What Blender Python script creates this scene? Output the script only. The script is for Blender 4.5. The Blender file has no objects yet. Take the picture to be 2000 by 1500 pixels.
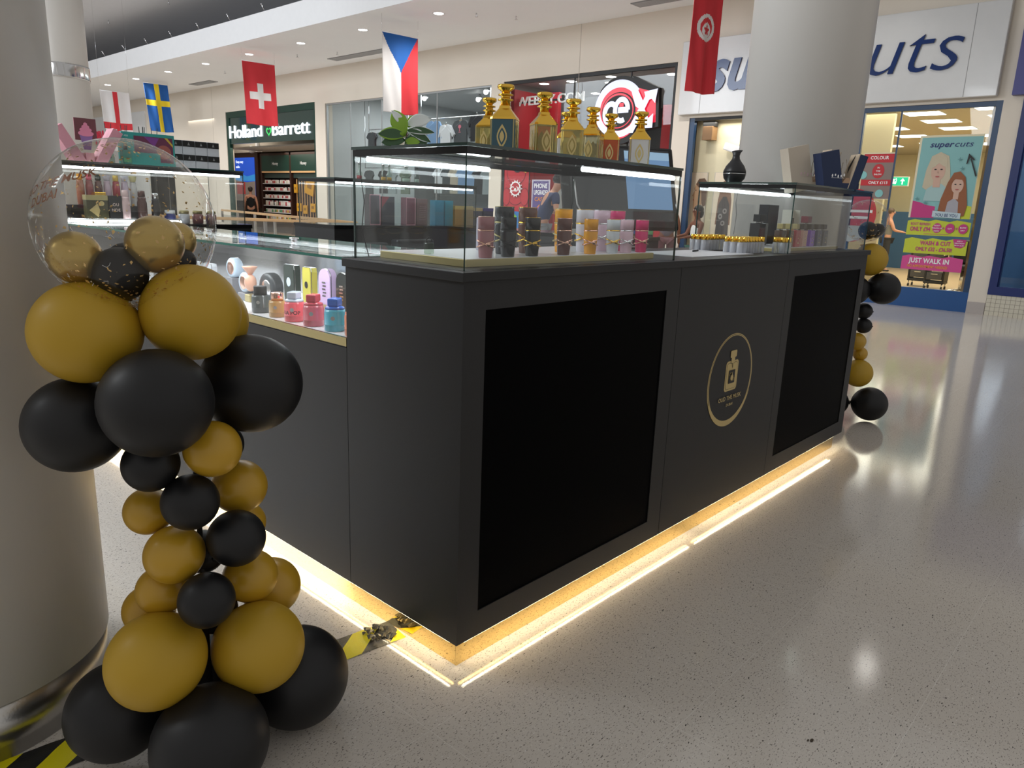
import bpy, bmesh, math, random
from mathutils import Vector, Matrix, Euler
from math import sin, cos, pi, radians, sqrt, atan2
random.seed(7)
S = bpy.context.scene
COL = S.collection

# ------------------------------------------------------------------ camera
YAW, PITCH, ROLL, FOC = 0.8353, 0.2372, 0.0369, 1432.14
CAM = Vector((-1.2896, -1.3438, 1.3))
fw = Vector((cos(PITCH)*sin(YAW), cos(PITCH)*cos(YAW), -sin(PITCH)))
r0 = Vector((cos(YAW), -sin(YAW), 0)); u0 = r0.cross(fw)
rt = r0*cos(ROLL) + u0*sin(ROLL); up = -r0*sin(ROLL) + u0*cos(ROLL)
cd = bpy.data.cameras.new('camera'); cam = bpy.data.objects.new('camera', cd); COL.objects.link(cam)
cd.sensor_width = 36; cd.lens = FOC/2000*36; cd.clip_start = 0.02; cd.clip_end = 200
cam.matrix_world = Matrix(((rt.x, up.x, -fw.x, CAM.x), (rt.y, up.y, -fw.y, CAM.y), (rt.z, up.z, -fw.z, CAM.z), (0, 0, 0, 1)))
S.camera = cam

# ------------------------------------------------------------------ world, exposure
S.view_settings.view_transform = 'Standard'; S.view_settings.look = 'None'
S.view_settings.exposure = 0.0; S.view_settings.gamma = 1; S.view_settings.use_curve_mapping = False
S.cycles.transparent_max_bounces = 40; S.cycles.max_bounces = 10
w = bpy.data.worlds.new('world'); S.world = w; w.use_nodes = True
w.node_tree.nodes['Background'].inputs[0].default_value = (1.0, 0.975, 0.945, 1)
w.node_tree.nodes['Background'].inputs[1].default_value = 0.45

def light(name, kind, loc, energy, size=0.1, color=(1, 1, 1), rot=(0, 0, 0), sy=None, spot=None):
    l = bpy.data.lights.new(name, kind); l.energy = energy; l.color = color
    if kind == 'AREA':
        l.size = size
        if sy: l.shape = 'RECTANGLE'; l.size_y = sy
    else: l.shadow_soft_size = size
    if kind == 'SPOT': l.spot_size = spot or 2.0; l.spot_blend = 0.8
    o = bpy.data.objects.new(name, l); o.location = loc; o.rotation_euler = rot; COL.objects.link(o); return o
# ceiling lamps of the mall hall above and to the right of the kiosk (their glints lie on the floor)
for p, e in [((18.2, 1.2, 4.8), 60), ((8.97, 1.0, 4.85), 28), ((8.4, 1.9, 4.85), 20), ((10.2, 2.6, 4.85), 30), ((13.8, .6, 4.8), 20)]:
    if p[0] < 11: light('mall_lamp', 'SPOT', p, e, 0.09, (1, .97, .9), spot=2.4)

# daylight from the glazed atrium side, left of and behind the kiosk
light('atrium_daylight', 'AREA', (-6.5, 17, 6.3), 1500, 2.2, (.86, .93, 1), (0, radians(-88), 0), 14)
# unseen fill light added over the left aisle to brighten the kiosk's left face
light('aisle_fill', 'AREA', (-3.4, 3.6, 4.4), 230, 2.2, (.93, .97, 1), (radians(12), radians(-42), 0))
# ------------------------------------------------------------------ materials
MATS = {}
def srgb(h):
    h = h.lstrip('#'); v = [int(h[i:i+2], 16)/255 for i in (0, 2, 4)]
    return tuple(((c+0.055)/1.055)**2.4 if c > 0.04045 else c/12.92 for c in v)
def mat(name, col, rough=0.5, metal=0.0, spec=0.5, coat=0.0, emit=0.0, bump=0.0, bscale=200, var=0.0, vscale=8, trans=0.0, alpha=1.0, ecol=None, ior=1.45, crough=.05):
    if name in MATS: return MATS[name]
    m = bpy.data.materials.new(name); m.use_nodes = True; nt = m.node_tree; b = nt.nodes['Principled BSDF']
    if isinstance(col, str): col = srgb(col)
    b.inputs['Base Color'].default_value = (*col, 1); b.inputs['Roughness'].default_value = rough
    b.inputs['Metallic'].default_value = metal; b.inputs['Specular IOR Level'].default_value = spec
    b.inputs['Coat Weight'].default_value = coat; b.inputs['Coat Roughness'].default_value = crough
    b.inputs['Transmission Weight'].default_value = trans; b.inputs['Alpha'].default_value = alpha; b.inputs['IOR'].default_value = ior
    tc = nt.nodes.new('ShaderNodeTexCoord')
    n = nt.nodes.new('ShaderNodeTexNoise'); n.inputs['Scale'].default_value = vscale; n.inputs['Detail'].default_value = 4
    nt.links.new(tc.outputs['Object'], n.inputs['Vector'])
    v = var if var else 0.03
    mx = nt.nodes.new('ShaderNodeMix'); mx.data_type = 'RGBA'
    mx.inputs[6].default_value = tuple(min(1, c*(1-v)) for c in col)+(1,); mx.inputs[7].default_value = tuple(min(1, c*(1+v)) for c in col)+(1,)
    nt.links.new(n.outputs['Fac'], mx.inputs[0]); nt.links.new(mx.outputs[2], b.inputs['Base Color'])
    if emit:
        b.inputs['Emission Color'].default_value = (*(ecol or col), 1); b.inputs['Emission Strength'].default_value = emit
    if bump:
        n2 = nt.nodes.new('ShaderNodeTexNoise'); n2.inputs['Scale'].default_value = bscale
        nt.links.new(tc.outputs['Object'], n2.inputs['Vector'])
        bp = nt.nodes.new('ShaderNodeBump'); bp.inputs['Strength'].default_value = bump; bp.inputs['Distance'].default_value = 0.002
        nt.links.new(n2.outputs['Fac'], bp.inputs['Height']); nt.links.new(bp.outputs[0], b.inputs['Normal'])
    MATS[name] = m; return m
def glassmat(name, tint=(0.93, 0.97, 0.95), refl=1.0, rough=0.0, ior=1.45):
    """thin clear sheet: see-through, with a fresnel reflection"""
    if name in MATS: return MATS[name]
    m = bpy.data.materials.new(name); m.use_nodes = True; nt = m.node_tree; nt.nodes.clear()
    o = nt.nodes.new('ShaderNodeOutputMaterial'); t = nt.nodes.new('ShaderNodeBsdfTransparent'); g = nt.nodes.new('ShaderNodeBsdfGlossy')
    f = nt.nodes.new('ShaderNodeLayerWeight'); f.inputs[0].default_value = .5; pw = nt.nodes.new('ShaderNodeMath'); pw.operation = 'POWER'; pw.inputs[1].default_value = 5; sc = nt.nodes.new('ShaderNodeMath'); sc.operation = 'MULTIPLY_ADD'; F0 = ((ior-1)/(ior+1))**2; sc.inputs[1].default_value = 1-F0; sc.inputs[2].default_value = F0; nt.links.new(f.outputs['Facing'], pw.inputs[0]); nt.links.new(pw.outputs[0], sc.inputs[0]); mi = nt.nodes.new('ShaderNodeMixShader'); k = nt.nodes.new('ShaderNodeMath'); k.operation = 'MULTIPLY'
    t.inputs[0].default_value = (*tint, 1); g.inputs['Roughness'].default_value = rough
    k.inputs[1].default_value = refl
    nt.links.new(sc.outputs[0], k.inputs[0]); nt.links.new(k.outputs[0], mi.inputs[0]); nt.links.new(t.outputs[0], mi.inputs[1])
    nt.links.new(g.outputs[0], mi.inputs[2]); nt.links.new(mi.outputs[0], o.inputs[0])
    MATS[name] = m; return m

glass = glassmat('clear_glass', (0.978, 0.99, 0.987))
shopglass = glassmat('shop_glass', (0.95, 0.97, 0.965), .45)
glassedge = mat('glass_edge', (0.006, 0.035, 0.028), 0.1, spec=.8, coat=.5)
bubble = glassmat('bubble_skin', (0.95, 0.945, 0.93), 1.0, 0.03, 1.5)
charcoal = mat('charcoal_laminate', (0.015, 0.015, 0.016), 0.45, spec=.45, bump=.15, bscale=900)
blackpan = mat('black_recess_panel', (0.0008, 0.0008, 0.001), 0.45, spec=.03)
blackrail = mat('black_gloss_rail', (0.008, 0.008, 0.009), 0.12)
blackmat = mat('black_matt', (0.008, 0.008, 0.009), 0.5)
goldmir = mat('gold_mirror', (0.95, 0.70, 0.30), 0.06, 1.0)
goldbr = mat('brushed_gold_edge', (0.50, 0.42, 0.20), 0.35, 0.6)
goldpr = mat('gold_print', (0.62, 0.48, 0.21), 0.35, 0.35)
gold = mat('polished_gold', (0.85, 0.52, 0.08), 0.16, 1.0)
rosegold = mat('rose_gold', (0.85, 0.50, 0.38), 0.2, 1.0)
silver = mat('silver', (0.75, 0.75, 0.76), 0.18, 1.0)
chrome = mat('brushed_steel', (0.55, 0.54, 0.52), 0.28, 1.0, bump=.1)
ledwarm = mat('warm_led', (1, .78, .45), emit=32, ecol=(1, .88, .64))
ledcool = mat('cool_led_tube', (1, 1, 1), emit=9, ecol=(.88, .95, 1))
lamp = mat('downlight_lens', (1, 1, 1), emit=14, ecol=(1, .97, .92))
panelw = mat('white_tray_top', (.8, .8, .83), .25)
white = mat('white_paint', (.80, .80, .81), .5)
offwhite = mat('pillar_paint', (.62, .595, .56), .38, bump=.08, bscale=30, var=.03, vscale=1.5)
beige = mat('beige_wall', (.66, .595, .51), .6, var=.02, vscale=1)
softwhite = mat('ceiling_paint', (.80, .80, .80), .7, var=.02, vscale=2)
greyceil = mat('grey_ceiling', (.60, .60, .62), .8)
blue = mat('shop_blue', '#1d4c84', .35)
darkblue = mat('frame_navy', '#1c3a5c', .35)
royal = mat('royal_blue', '#15255f', .4)
letterblue = mat('letter_blue', (.003, .022, .115), .15, spec=.35)
greendk = mat('dark_green', '#12352c', .4)
red = mat('red_cloth', '#c0101c', .7); redpr = mat('red_print', '#b3121e', .45)
wht = mat('white_print', (.8, .8, .8), .5); blk = mat('black_print', (.01, .01, .01), .5)
wood = mat('light_wood', '#c9a173', .4, var=.15, vscale=20)
browndk = mat('dark_wood', '#341d15', .45, var=.2, vscale=12)
skin = mat('skin', '#c08d75', .55); skind = mat('skin_dark', '#6e4532', .55); hairb = mat('hair_black', '#120d0b', .45)

# ------------------------------------------------------------------ mesh helpers
class MB:
    def __init__(s): s.v = []; s.f = []; s.m = []; s.sm = []; s.mats = []; s.X = Matrix.Identity(4)
    def mi(s, m):
        if m not in s.mats: s.mats.append(m)
        return s.mats.index(m)
    def add(s, vs, fs, m, smooth=False):
        k = len(s.v); i = s.mi(m)
        s.v += [tuple(s.X @ Vector(p)) for p in vs]
        for f in fs: s.f.append(tuple(k+j for j in f)); s.m.append(i); s.sm.append(smooth)
        return s
    def box(s, a, b, m, edge=None):
        (x0, y0, z0), (x1, y1, z1) = a, b
        x0, x1 = min(x0, x1), max(x0, x1); y0, y1 = min(y0, y1), max(y0, y1); z0, z1 = min(z0, z1), max(z0, z1)
        vs = [(x0, y0, z0), (x1, y0, z0), (x1, y1, z0), (x0, y1, z0), (x0, y0, z1), (x1, y0, z1), (x1, y1, z1), (x0, y1, z1)]
        F = {'z': [(3, 2, 1, 0), (4, 5, 6, 7)], 'y': [(0, 1, 5, 4), (2, 3, 7, 6)], 'x': [(1, 2, 6, 5), (3, 0, 4, 7)]}
        if edge is None:
            s.add(vs, F['x']+F['y']+F['z'], m)
        else:
            d = {'x': x1-x0, 'y': y1-y0, 'z': z1-z0}; thin = min(d, key=d.get)
            for k in F: s.add(vs, F[k], m if k == thin else edge)
        return s
    def bbox(s, a, b, m, bev=.002):
        """box with softened edges"""
        bm = bmesh.new(); bmesh.ops.create_cube(bm, size=1)
        c = [(a[i]+b[i])/2 for i in range(3)]; d = [abs(b[i]-a[i]) for i in range(3)]
        for v in bm.verts: v.co = Vector([c[i]+v.co[i]*d[i] for i in range(3)])
        bmesh.ops.bevel(bm, geom=bm.edges[:], offset=min(bev, min(d)*.45), segments=2, affect='EDGES', profile=.5)
        bm.verts.index_update()
        s.add([v.co[:] for v in bm.verts], [[v.index for v in f.verts] for f in bm.faces], m); bm.free(); return s
    def lathe(s, prof, m, n=24, c=(0, 0, 0), sx=1, sy=1, smooth=True, rot=0):
        vs = []; fs = []
        for r, z in prof:
            for i in range(n):
                a = 2*pi*i/n+rot; vs.append((c[0]+r*cos(a)*sx, c[1]+r*sin(a)*sy, c[2]+z))
        for j in range(len(prof)-1):
            for i in range(n):
                k = (i+1) % n; fs.append((j*n+i, j*n+k, (j+1)*n+k, (j+1)*n+i))
        if prof[0][0] > 1e-5: fs.append(tuple(range(n-1, -1, -1)))
        if prof[-1][0] > 1e-5: fs.append(tuple((len(prof)-1)*n+i for i in range(n)))
        return s.add(vs, fs, m, smooth)
    def cyl(s, p, q, r, m, n=12, r2=None, smooth=True):
        p = Vector(p); q = Vector(q); d = (q-p); L = d.length
        if L < 1e-7: return s
        R = d.to_track_quat('Z', 'Y').to_matrix(); r2 = r if r2 is None else r2
        vs = [p+R @ Vector((r*cos(2*pi*i/n), r*sin(2*pi*i/n), 0)) for i in range(n)]+[p+R @ Vector((r2*cos(2*pi*i/n), r2*sin(2*pi*i/n), L)) for i in range(n)]
        fs = [(i, (i+1) % n, n+(i+1) % n, n+i) for i in range(n)]
        s.add(vs, fs, m, smooth); s.add(vs, [tuple(range(n-1, -1, -1)), tuple(range(n, 2*n))], m); return s
    def tube(s, pts, r, m, n=8, closed=False):
        pts = [Vector(p) for p in pts]; N = len(pts); vs = []; fs = []
        pu = Vector((0, 0, 1))
        for i, p in enumerate(pts):
            a = pts[(i-1) % N] if (closed or i > 0) else p; b = pts[(i+1) % N] if (closed or i < N-1) else p
            t = (b-a).normalized(); u = t.cross(pu)
            if u.length < 1e-4: u = t.cross(Vector((1, 0, 0)))
            u.normalize(); v = u.cross(t)
            for k in range(n):
                th = 2*pi*k/n; vs.append(p+(u*cos(th)+v*sin(th))*r)
        for i in range(N if closed else N-1):
            j = (i+1) % N
            for k in range(n): fs.append((i*n+k, i*n+(k+1) % n, j*n+(k+1) % n, j*n+k))
        if not closed: fs += [tuple(range(n-1, -1, -1)), tuple((N-1)*n+k for k in range(n))]
        return s.add(vs, fs, m, True)
    def sphere(s, c, r, m, n=24, k=14, sc=(1, 1, 1)):
        prof = [(r*sin(pi*j/k), -r*cos(pi*j/k)) for j in range(k+1)]
        vs = []; fs = []
        for j, (rr, z) in enumerate(prof):
            for i in range(n):
                a = 2*pi*i/n; vs.append((c[0]+rr*cos(a)*sc[0], c[1]+rr*sin(a)*sc[1], c[2]+z*sc[2]))
        for j in range(k):
            for i in range(n):
                q = (i+1) % n; fs.append((j*n+i, j*n+q, (j+1)*n+q, (j+1)*n+i))
        return s.add(vs, fs, m, True)
    def prism(s, pts, o, U, V, N, d, m, edge=None):
        """2D outline pts in frame (o,U,V) extruded by d along N"""
        o, U, V, N = Vector(o), Vector(U), Vector(V), Vector(N); n = len(pts)
        a = [o+U*x+V*y for x, y in pts]; b = [p+N*d for p in a]
        s.add(a+b, [tuple(range(n-1, -1, -1)), tuple(range(n, 2*n))], m)
        return s.add(a+b, [(i, (i+1) % n, n+(i+1) % n, n+i) for i in range(n)], edge or m)
    def build(s, name, parent=None, loc=None, autosm=False):
        me = bpy.data.meshes.new(name); me.from_pydata(s.v, [], s.f)
        for m in s.mats: me.materials.append(m)
        me.polygons.foreach_set('material_index', s.m); me.polygons.foreach_set('use_smooth', s.sm); me.update()
        bm = bmesh.new(); bm.from_mesh(me); bmesh.ops.remove_doubles(bm, verts=bm.verts, dist=1e-6) if len(s.v) < 60000 else None
        bmesh.ops.recalc_face_normals(bm, faces=bm.faces) if s.__dict__.get('recalc', True) else None
        bm.to_mesh(me); bm.free()
        o = bpy.data.objects.new(name, me); COL.objects.link(o)
        if parent: o.parent = parent
        if loc: o.location = loc
        return o
def tag(o, label=None, cat=None, group=None, kind=None):
    if label: o['label'] = label
    if cat: o['category'] = cat
    if group: o['group'] = group
    if kind: o['kind'] = kind
    return o
def back_row(x, y):
    """spot on the back row of the kiosk, whose counters start at y = 2.98"""
    return (-1.29+(x+1.29)*(y+.36+1.344)/(y+1.344), y+.36)
def thing(name, label, cat, loc=(0, 0, 0), rz=0, group=None, k=1):
    if 2.5 < loc[1] < 3.4 and loc[2] > 1 and loc[0] < 3.2: loc = (*back_row(loc[0], loc[1]), loc[2]); k = 1.07
    o = bpy.data.objects.new(name, None); o.empty_display_size = .05; o.location = loc; o.rotation_euler = (0, 0, rz); o.scale = (k, k, k); COL.objects.link(o)
    return tag(o, label, cat, group)
def one(mb, name, label, cat, group=None, loc=None): return tag(mb.build(name, None, loc), label, cat, group)
def struct(mb, name): return tag(mb.build(name), kind='structure')
def copy_tree(o, parent=None):
    c = o.copy(); COL.objects.link(c)
    if parent: c.parent = parent; c.matrix_parent_inverse = o.matrix_parent_inverse
    for ch in o.children: copy_tree(ch, c)
    return c

# lettering -------------------------------------------------------------
_tc = {}
def glyphs(body, bold=0.0, shear=0.0):
    k = (body, bold, shear)
    if k in _tc: return _tc[k]
    c = bpy.data.curves.new('t', 'FONT'); c.body = body; c.size = 1; c.offset = bold; c.shear = shear; c.resolution_u = 3; c.space_character = 1.0+bold*1.2
    o = bpy.data.objects.new('t', c); COL.objects.link(o)
    dg = bpy.context.evaluated_depsgraph_get(); me = bpy.data.meshes.new_from_object(o.evaluated_get(dg))
    vs = [(v.co.x, v.co.y) for v in me.vertices]; fs = [tuple(p.vertices) for p in me.polygons]
    bpy.data.objects.remove(o); bpy.data.curves.remove(c); bpy.data.meshes.remove(me)
    if vs:
        x0 = min(v[0] for v in vs); x1 = max(v[0] for v in vs)
    else: x0, x1 = 0, 1
    _tc[k] = (vs, fs, x0, x1); return _tc[k]
class Art:
    """flat printed matter on a plane: origin o, axes U (right) and V (up), N faces the viewer"""
    def __init__(s, o, U, V, eps=.0006):
        s.o = Vector(o); s.U = Vector(U).normalized(); s.V = Vector(V).normalized(); s.N = s.U.cross(s.V); s.e = eps; s.mb = MB(); s.mb.recalc = False; s.l = 0
    def P(s, x, y, h): return s.o+s.U*x+s.V*y+s.N*h
    def poly(s, pts, m):
        s.l += 1; h = s.e*s.l
        a = sum(pts[i][0]*pts[(i+1) % len(pts)][1]-pts[(i+1) % len(pts)][0]*pts[i][1] for i in range(len(pts)))
        if a < 0: pts = pts[::-1]
        s.mb.add([s.P(x, y, h) for x, y in pts], [tuple(range(len(pts)))], m); return s
    def rect(s, x0, y0, x1, y1, m): return s.poly([(x0, y0), (x1, y0), (x1, y1), (x0, y1)], m)
    def ell(s, cx, cy, rx, ry, m, n=28): return s.poly([(cx+rx*cos(2*pi*i/n), cy+ry*sin(2*pi*i/n)) for i in range(n)], m)
    def ring(s, cx, cy, rx, ry, t, m, a0=0, a1=360, n=36, t1=None):
        s.l += 1; h = s.e*s.l; vs = []; fs = []
        for i in range(n+1):
            a = radians(a0+(a1-a0)*i/n); tt = t if t1 is None else t+(t1-t)*i/n
            vs += [s.P(cx+(rx-tt)*cos(a), cy+(ry-tt)*sin(a), h), s.P(cx+rx*cos(a), cy+ry*sin(a), h)]
        for i in range(n): fs.append((2*i, 2*i+1, 2*i+3, 2*i+2))
        s.mb.add(vs, fs, m); return s
    def text(s, body, x, y, h, m, width=None, bold=0, shear=0, align='l', th=0.0, edge=None, rot=0):
        """cap height h; optional overall width; th gives the letters thickness"""
        vs, fs, x0, x1 = glyphs(body, bold, shear); k = h/.73; kx = k if width is None else width/(x1-x0)
        W = (x1-x0)*kx; ox = x - (0 if align == 'l' else W/2 if align == 'c' else W)
        s.l += 1; d = s.e*s.l+th; cr, sr = cos(rot), sin(rot)
        def tr(p):
            a, b = ox+(p[0]-x0)*kx, y+p[1]*k; a -= x; b -= y
            return (x+a*cr-b*sr, y+a*sr+b*cr)
        top = [s.P(*tr(p), d) for p in vs]; s.mb.add(top, fs, m)
        if th:
            bot = [s.P(*tr(p), s.e*s.l) for p in vs]; ec = {}
            for f in fs:
                for i in range(len(f)):
                    e = (f[i], f[(i+1) % len(f)]); ec[tuple(sorted(e))] = ec.get(tuple(sorted(e)), [])+[e]
            q = []; n = len(vs)
            for k2, l in ec.items():
                if len(l) == 1: a, b = l[0]; q.append((b, a, n+a, n+b))
            s.mb.add(top+bot, q, edge or m)
        return s
    def build(s, name, parent=None): return s.mb.build(name, parent)

# ------------------------------------------------------------------ floor
def floormat():
    m = bpy.data.materials.new('speckled_floor'); m.use_nodes = True; nt = m.node_tree; b = nt.nodes['Principled BSDF']; L = nt.links.new
    tc = nt.nodes.new('ShaderNodeTexCoord')
    base = nt.nodes.new('ShaderNodeTexNoise'); base.inputs['Scale'].default_value = .8; base.inputs['Detail'].default_value = 5; L(tc.outputs['Object'], base.inputs['Vector'])
    c0 = nt.nodes.new('ShaderNodeMix'); c0.data_type = 'RGBA'; c0.inputs[6].default_value = (.56, .51, .455, 1); c0.inputs[7].default_value = (.63, .585, .53, 1); L(base.outputs['Fac'], c0.inputs[0])
    last = c0.outputs[2]
    def flecks(rot, sc, th, col, prev, wd):
        mp = nt.nodes.new('ShaderNodeMapping'); mp.inputs['Rotation'].default_value = (0, 0, rot); mp.inputs['Scale'].default_value = sc; L(tc.outputs['Object'], mp.inputs[0])
        n = nt.nodes.new('ShaderNodeTexNoise'); n.inputs['Scale'].default_value = 1; n.inputs['Detail'].default_value = 1.5; L(mp.outputs[0], n.inputs['Vector'])
        r = nt.nodes.new('ShaderNodeMapRange'); r.inputs[1].default_value = th; r.inputs[2].default_value = th+wd; L(n.outputs['Fac'], r.inputs[0])
        x = nt.nodes.new('ShaderNodeMix'); x.data_type = 'RGBA'; x.inputs[7].default_value = (*col, 1); L(r.outputs[0], x.inputs[0]); L(prev, x.inputs[6]); return x.outputs[2]
    last = flecks(.5, (105, 260, 1), .64, (.20, .175, .15), last, .05)
    last = flecks(2.1, (120, 290, 1), .645, (.16, .14, .125), last, .05)
    last = flecks(1.2, (60, 150, 1), .705, (.05, .045, .04), last, .02)
    last = flecks(0.1, (90, 240, 1), .66, (.74, .71, .67), last, .06)
    # pale weld lines of the tiles
    sp = nt.nodes.new('ShaderNodeSeparateXYZ'); L(tc.outputs['Object'], sp.inputs[0])
    def line(axis, off, per, wdt):
        a = nt.nodes.new('ShaderNodeMath'); a.operation = 'ADD'; a.inputs[1].default_value = off; L(sp.outputs[axis], a.inputs[0])
        q = nt.nodes.new('ShaderNodeMath'); q.operation = 'PINGPONG'; q.inputs[1].default_value = per/2; L(a.outputs[0], q.inputs[0])
        c = nt.nodes.new('ShaderNodeMath'); c.operation = 'LESS_THAN'; c.inputs[1].default_value = wdt; L(q.outputs[0], c.inputs[0]); return c.outputs[0]
    mx = nt.nodes.new('ShaderNodeMath'); mx.operation = 'MAXIMUM'; L(line('X', .22, .46, .0006), mx.inputs[0]); L(line('Y', 1.02, .44, .0006), mx.inputs[1])
    x = nt.nodes.new('ShaderNodeMix'); x.data_type = 'RGBA'; x.inputs[7].default_value = (.72, .69, .64, 1); L(mx.outputs[0], x.inputs[0]); L(last, x.inputs[6])
    L(x.outputs[2], b.inputs['Base Color'])
    rn = nt.nodes.new('ShaderNodeMapRange'); rn.inputs[3].default_value = .045; rn.inputs[4].default_value = .12; L(base.outputs['Fac'], rn.inputs[0]); L(rn.outputs[0], b.inputs['Roughness'])
    b.inputs['Specular IOR Level'].default_value = .55
    bn = nt.nodes.new('ShaderNodeTexNoise'); bn.inputs['Scale'].default_value = 260; L(tc.outputs['Object'], bn.inputs['Vector'])
    bp = nt.nodes.new('ShaderNodeBump'); bp.inputs['Strength'].default_value = .07; bp.inputs['Distance'].default_value = .001; L(bn.outputs['Fac'], bp.inputs['Height']); L(bp.outputs[0], b.inputs['Normal'])
    return m
mb = MB(); mb.box((-7, -7, -.1), (24, 40, 0), floormat()); struct(mb, 'floor')

# ------------------------------------------------------------------ shop wall (plane x = 11.4) and its openings
WX = 11.4; WT = .25
OPEN = [(-3.0, .79, 3.94), (1.03, 2.95, 3.0), (3.9, 5.97, 3.0), (6.31, 10.72, 4.0), (11.1, 17.75, 3.97), (18.27, 23.68, 4.05), (27.95, 35.6, 2.6)]
mb = MB(); y = -7
for a, b_, h in OPEN:
    if a > y: mb.box((WX, y, 0), (WX+WT, a, 4.93), beige)
    mb.box((WX, a, h), (WX+WT, b_, 4.93), beige); y = b_
mb.box((WX, y, 0), (WX+WT, 38, 4.93), beige)
for yy in (8.6, 14.2, 24.6, 28.5): mb.box((WX-.002, yy, 3.0 if yy < 24 else 0), (WX, yy+.012, 4.93), mat('wall_joint', (.42, .37, .31), .7))
struct(mb, 'wall_shops')
mb = MB(); mb.box((-7, 37, 0), (WX, 37.2, 6.3), beige); struct(mb, 'wall_far')
mb = MB()
for a, b_ in ((.795, 1.025),): mb.box((WX-.02, a, 0), (WX, b_, .17), mat('kick_stone', (.40, .36, .34), .4))
struct(mb, 'baseboard_shops')
# soffit over the walkway, its white fascia, the cove and the high ceiling
mb = MB(); mb.box((8.4, -7, 4.93), (24, 38, 5.03), softwhite); struct(mb, 'ceiling')
mb = MB(); mb.box((8.28, -7, 4.93), (8.4, 38, 5.46), white); struct(mb, 'trim_fascia')
mb = MB(); mb.box((3.4, 8.0, 6.35), (12, 38, 6.45), greyceil); mb.box((11.9, 8, 5.03), (12, 38, 6.35), greyceil); struct(mb, 'ceiling_high')
for i in range(14):
    t = MB(); yy = 9.0+i*1.65
    t.tube([(8.42, yy, 5.46), (8.30, yy-.05, 5.62)], .012, silver, 6); t.sphere((8.29, yy-.055, 5.63), .02, silver, 8, 6)
    one(t, 'cove_fitting', 'small silver fitting on the white fascia ledge, %s from the right' % ['first', 'second', 'third', 'fourth', 'fifth', 'sixth', 'seventh', 'eighth', 'ninth', 'tenth', 'eleventh', 'twelfth', 'thirteenth', 'fourteenth'][i], 'light fitting', 'silver fittings along the white fascia')
for i in range(5):
    t = MB(); x, yy = [(8.2, 20.2), (8.1, 24.2), (5.6, 14.5), (6.8, 17.0), (7.2, 29)][i]
    t.cyl((x, yy, 6.35), (x, yy, 6.27), .012, silver, 8); t.lathe([(.035, 0), (.035, .006)], silver, 12, (x, yy, 6.262))
    if i < 4: one(t, 'sprinkler_head', 'tiny sprinkler head on the high grey ceiling, ' + ['second nearest', 'beside the distant pillar', 'nearest to the camera', 'in the middle', 'last'][i], 'sprinkler', 'sprinklers of the high grey ceiling')
# downlights in the soffit
dl0 = None; ORD = ['first', 'second', 'third', 'fourth', 'fifth', 'sixth', 'seventh', 'eighth', 'ninth', 'tenth', 'eleventh', 'twelfth', 'thirteenth', 'fourteenth', 'fifteenth', 'sixteenth', 'seventeenth']
for i in range(11):
    yy = 5.5+i*2.47
    if dl0 is None:
        dl0 = thing('downlight', 'round white downlight glowing in the walkway ceiling, first counted from the right', 'ceiling light', (9.19, yy, 4.93), 0, 'row of round downlights in the walkway ceiling')
        t = MB(); t.lathe([(.095, 0), (.12, -.006), (.125, 0)], white, 28); t.build('trim_ring', dl0)
        t = MB(); t.lathe([(.0, -.004), (.095, -.004)], lamp, 28); t.build('lens', dl0)
    else: o = copy_tree(dl0); o.location = (9.19, yy, 4.93); o['label'] = 'round white downlight glowing in the walkway ceiling, %s counted from the right' % ORD[i]
    if True: light('downlight_beam', 'SPOT', (9.19, yy, 4.90), 270, .08, (1, .99, .97), spot=2.5)
# slot vents
for y0, y1 in ((5.2, 6.95), (13.7, 16.5), (23.2, 24.7)):
    t = MB(); t.box((10.67, y0, 4.915), (10.97, y1, 4.93), mat('vent_grey', (.25, .25, .25), .6))
    for k in range(9): t.box((10.685+k*.033, y0+.02, 4.909), (10.697+k*.033, y1-.02, 4.915), mat('vent_slat', (.45, .45, .45), .5))
    one(t, 'air_vent', {5.2: 'long grey slotted air vent in the ceiling above the red cloth flag and hair salon', 13.7: 'long grey slotted ceiling vent between the white cross flag and the tricolour flag', 23.2: 'short grey slotted air vent in the ceiling behind the blue and yellow flag'}[y0], 'air vent')
for i, (x, yy) in enumerate([(9.9, 16.7), (10.3, 15.5), (10.2, 9.3), (9.6, 9.8), (10.1, 21)]):
    t = MB(); t.cyl((x, yy, 4.93), (x, yy, 4.87), .012, silver, 8); t.lathe([(.03, 0), (.03, .006)], silver, 10, (x, yy, 4.862))
    one(t, 'sprinkler_head', 'tiny sprinkler head under the pale walkway ceiling, ' + ['above the white cross flag', 'right of the white cross flag', 'above the tricolour flag on the right', 'just left of the air vent end', 'by the blue and yellow flag'][i], 'sprinkler', 'sprinklers of the walkway ceiling')

# ------------------------------------------------------------------ pillars
def pillar(x, y, r, top, label, band=None, base=.145):
    P = thing('pillar', label, 'pillar', (x, y, 0))
    t = MB(); t.lathe([(r, base), (r, top)], offwhite, 96); t.build('shaft', P)
    t = MB(); t.lathe([(r-.006, 0), (r-.006, base)], chrome, 96); t.build('steel_base', P)
    if band:
        t = MB(); t.lathe([(r+.012, band), (r+.014, band+.02), (r+.014, band+.17), (r+.012, band+.19)], mat('polished_steel', (.6, .6, .6), .12, 1), 96); t.build('steel_band', P)
    return P
pillar(-1.0, .825, .35, 6.3, 'thick round cream pillar with a brushed steel foot at the left edge beside the balloons')
pillar(3.43, .60, .35, 6.3, 'round off-white pillar standing behind the far corner of the black kiosk')
pillar(2.60, 11.3, .40, 6.35, 'distant round white pillar with a shiny steel band near the ceiling', band=2.86)

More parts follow.
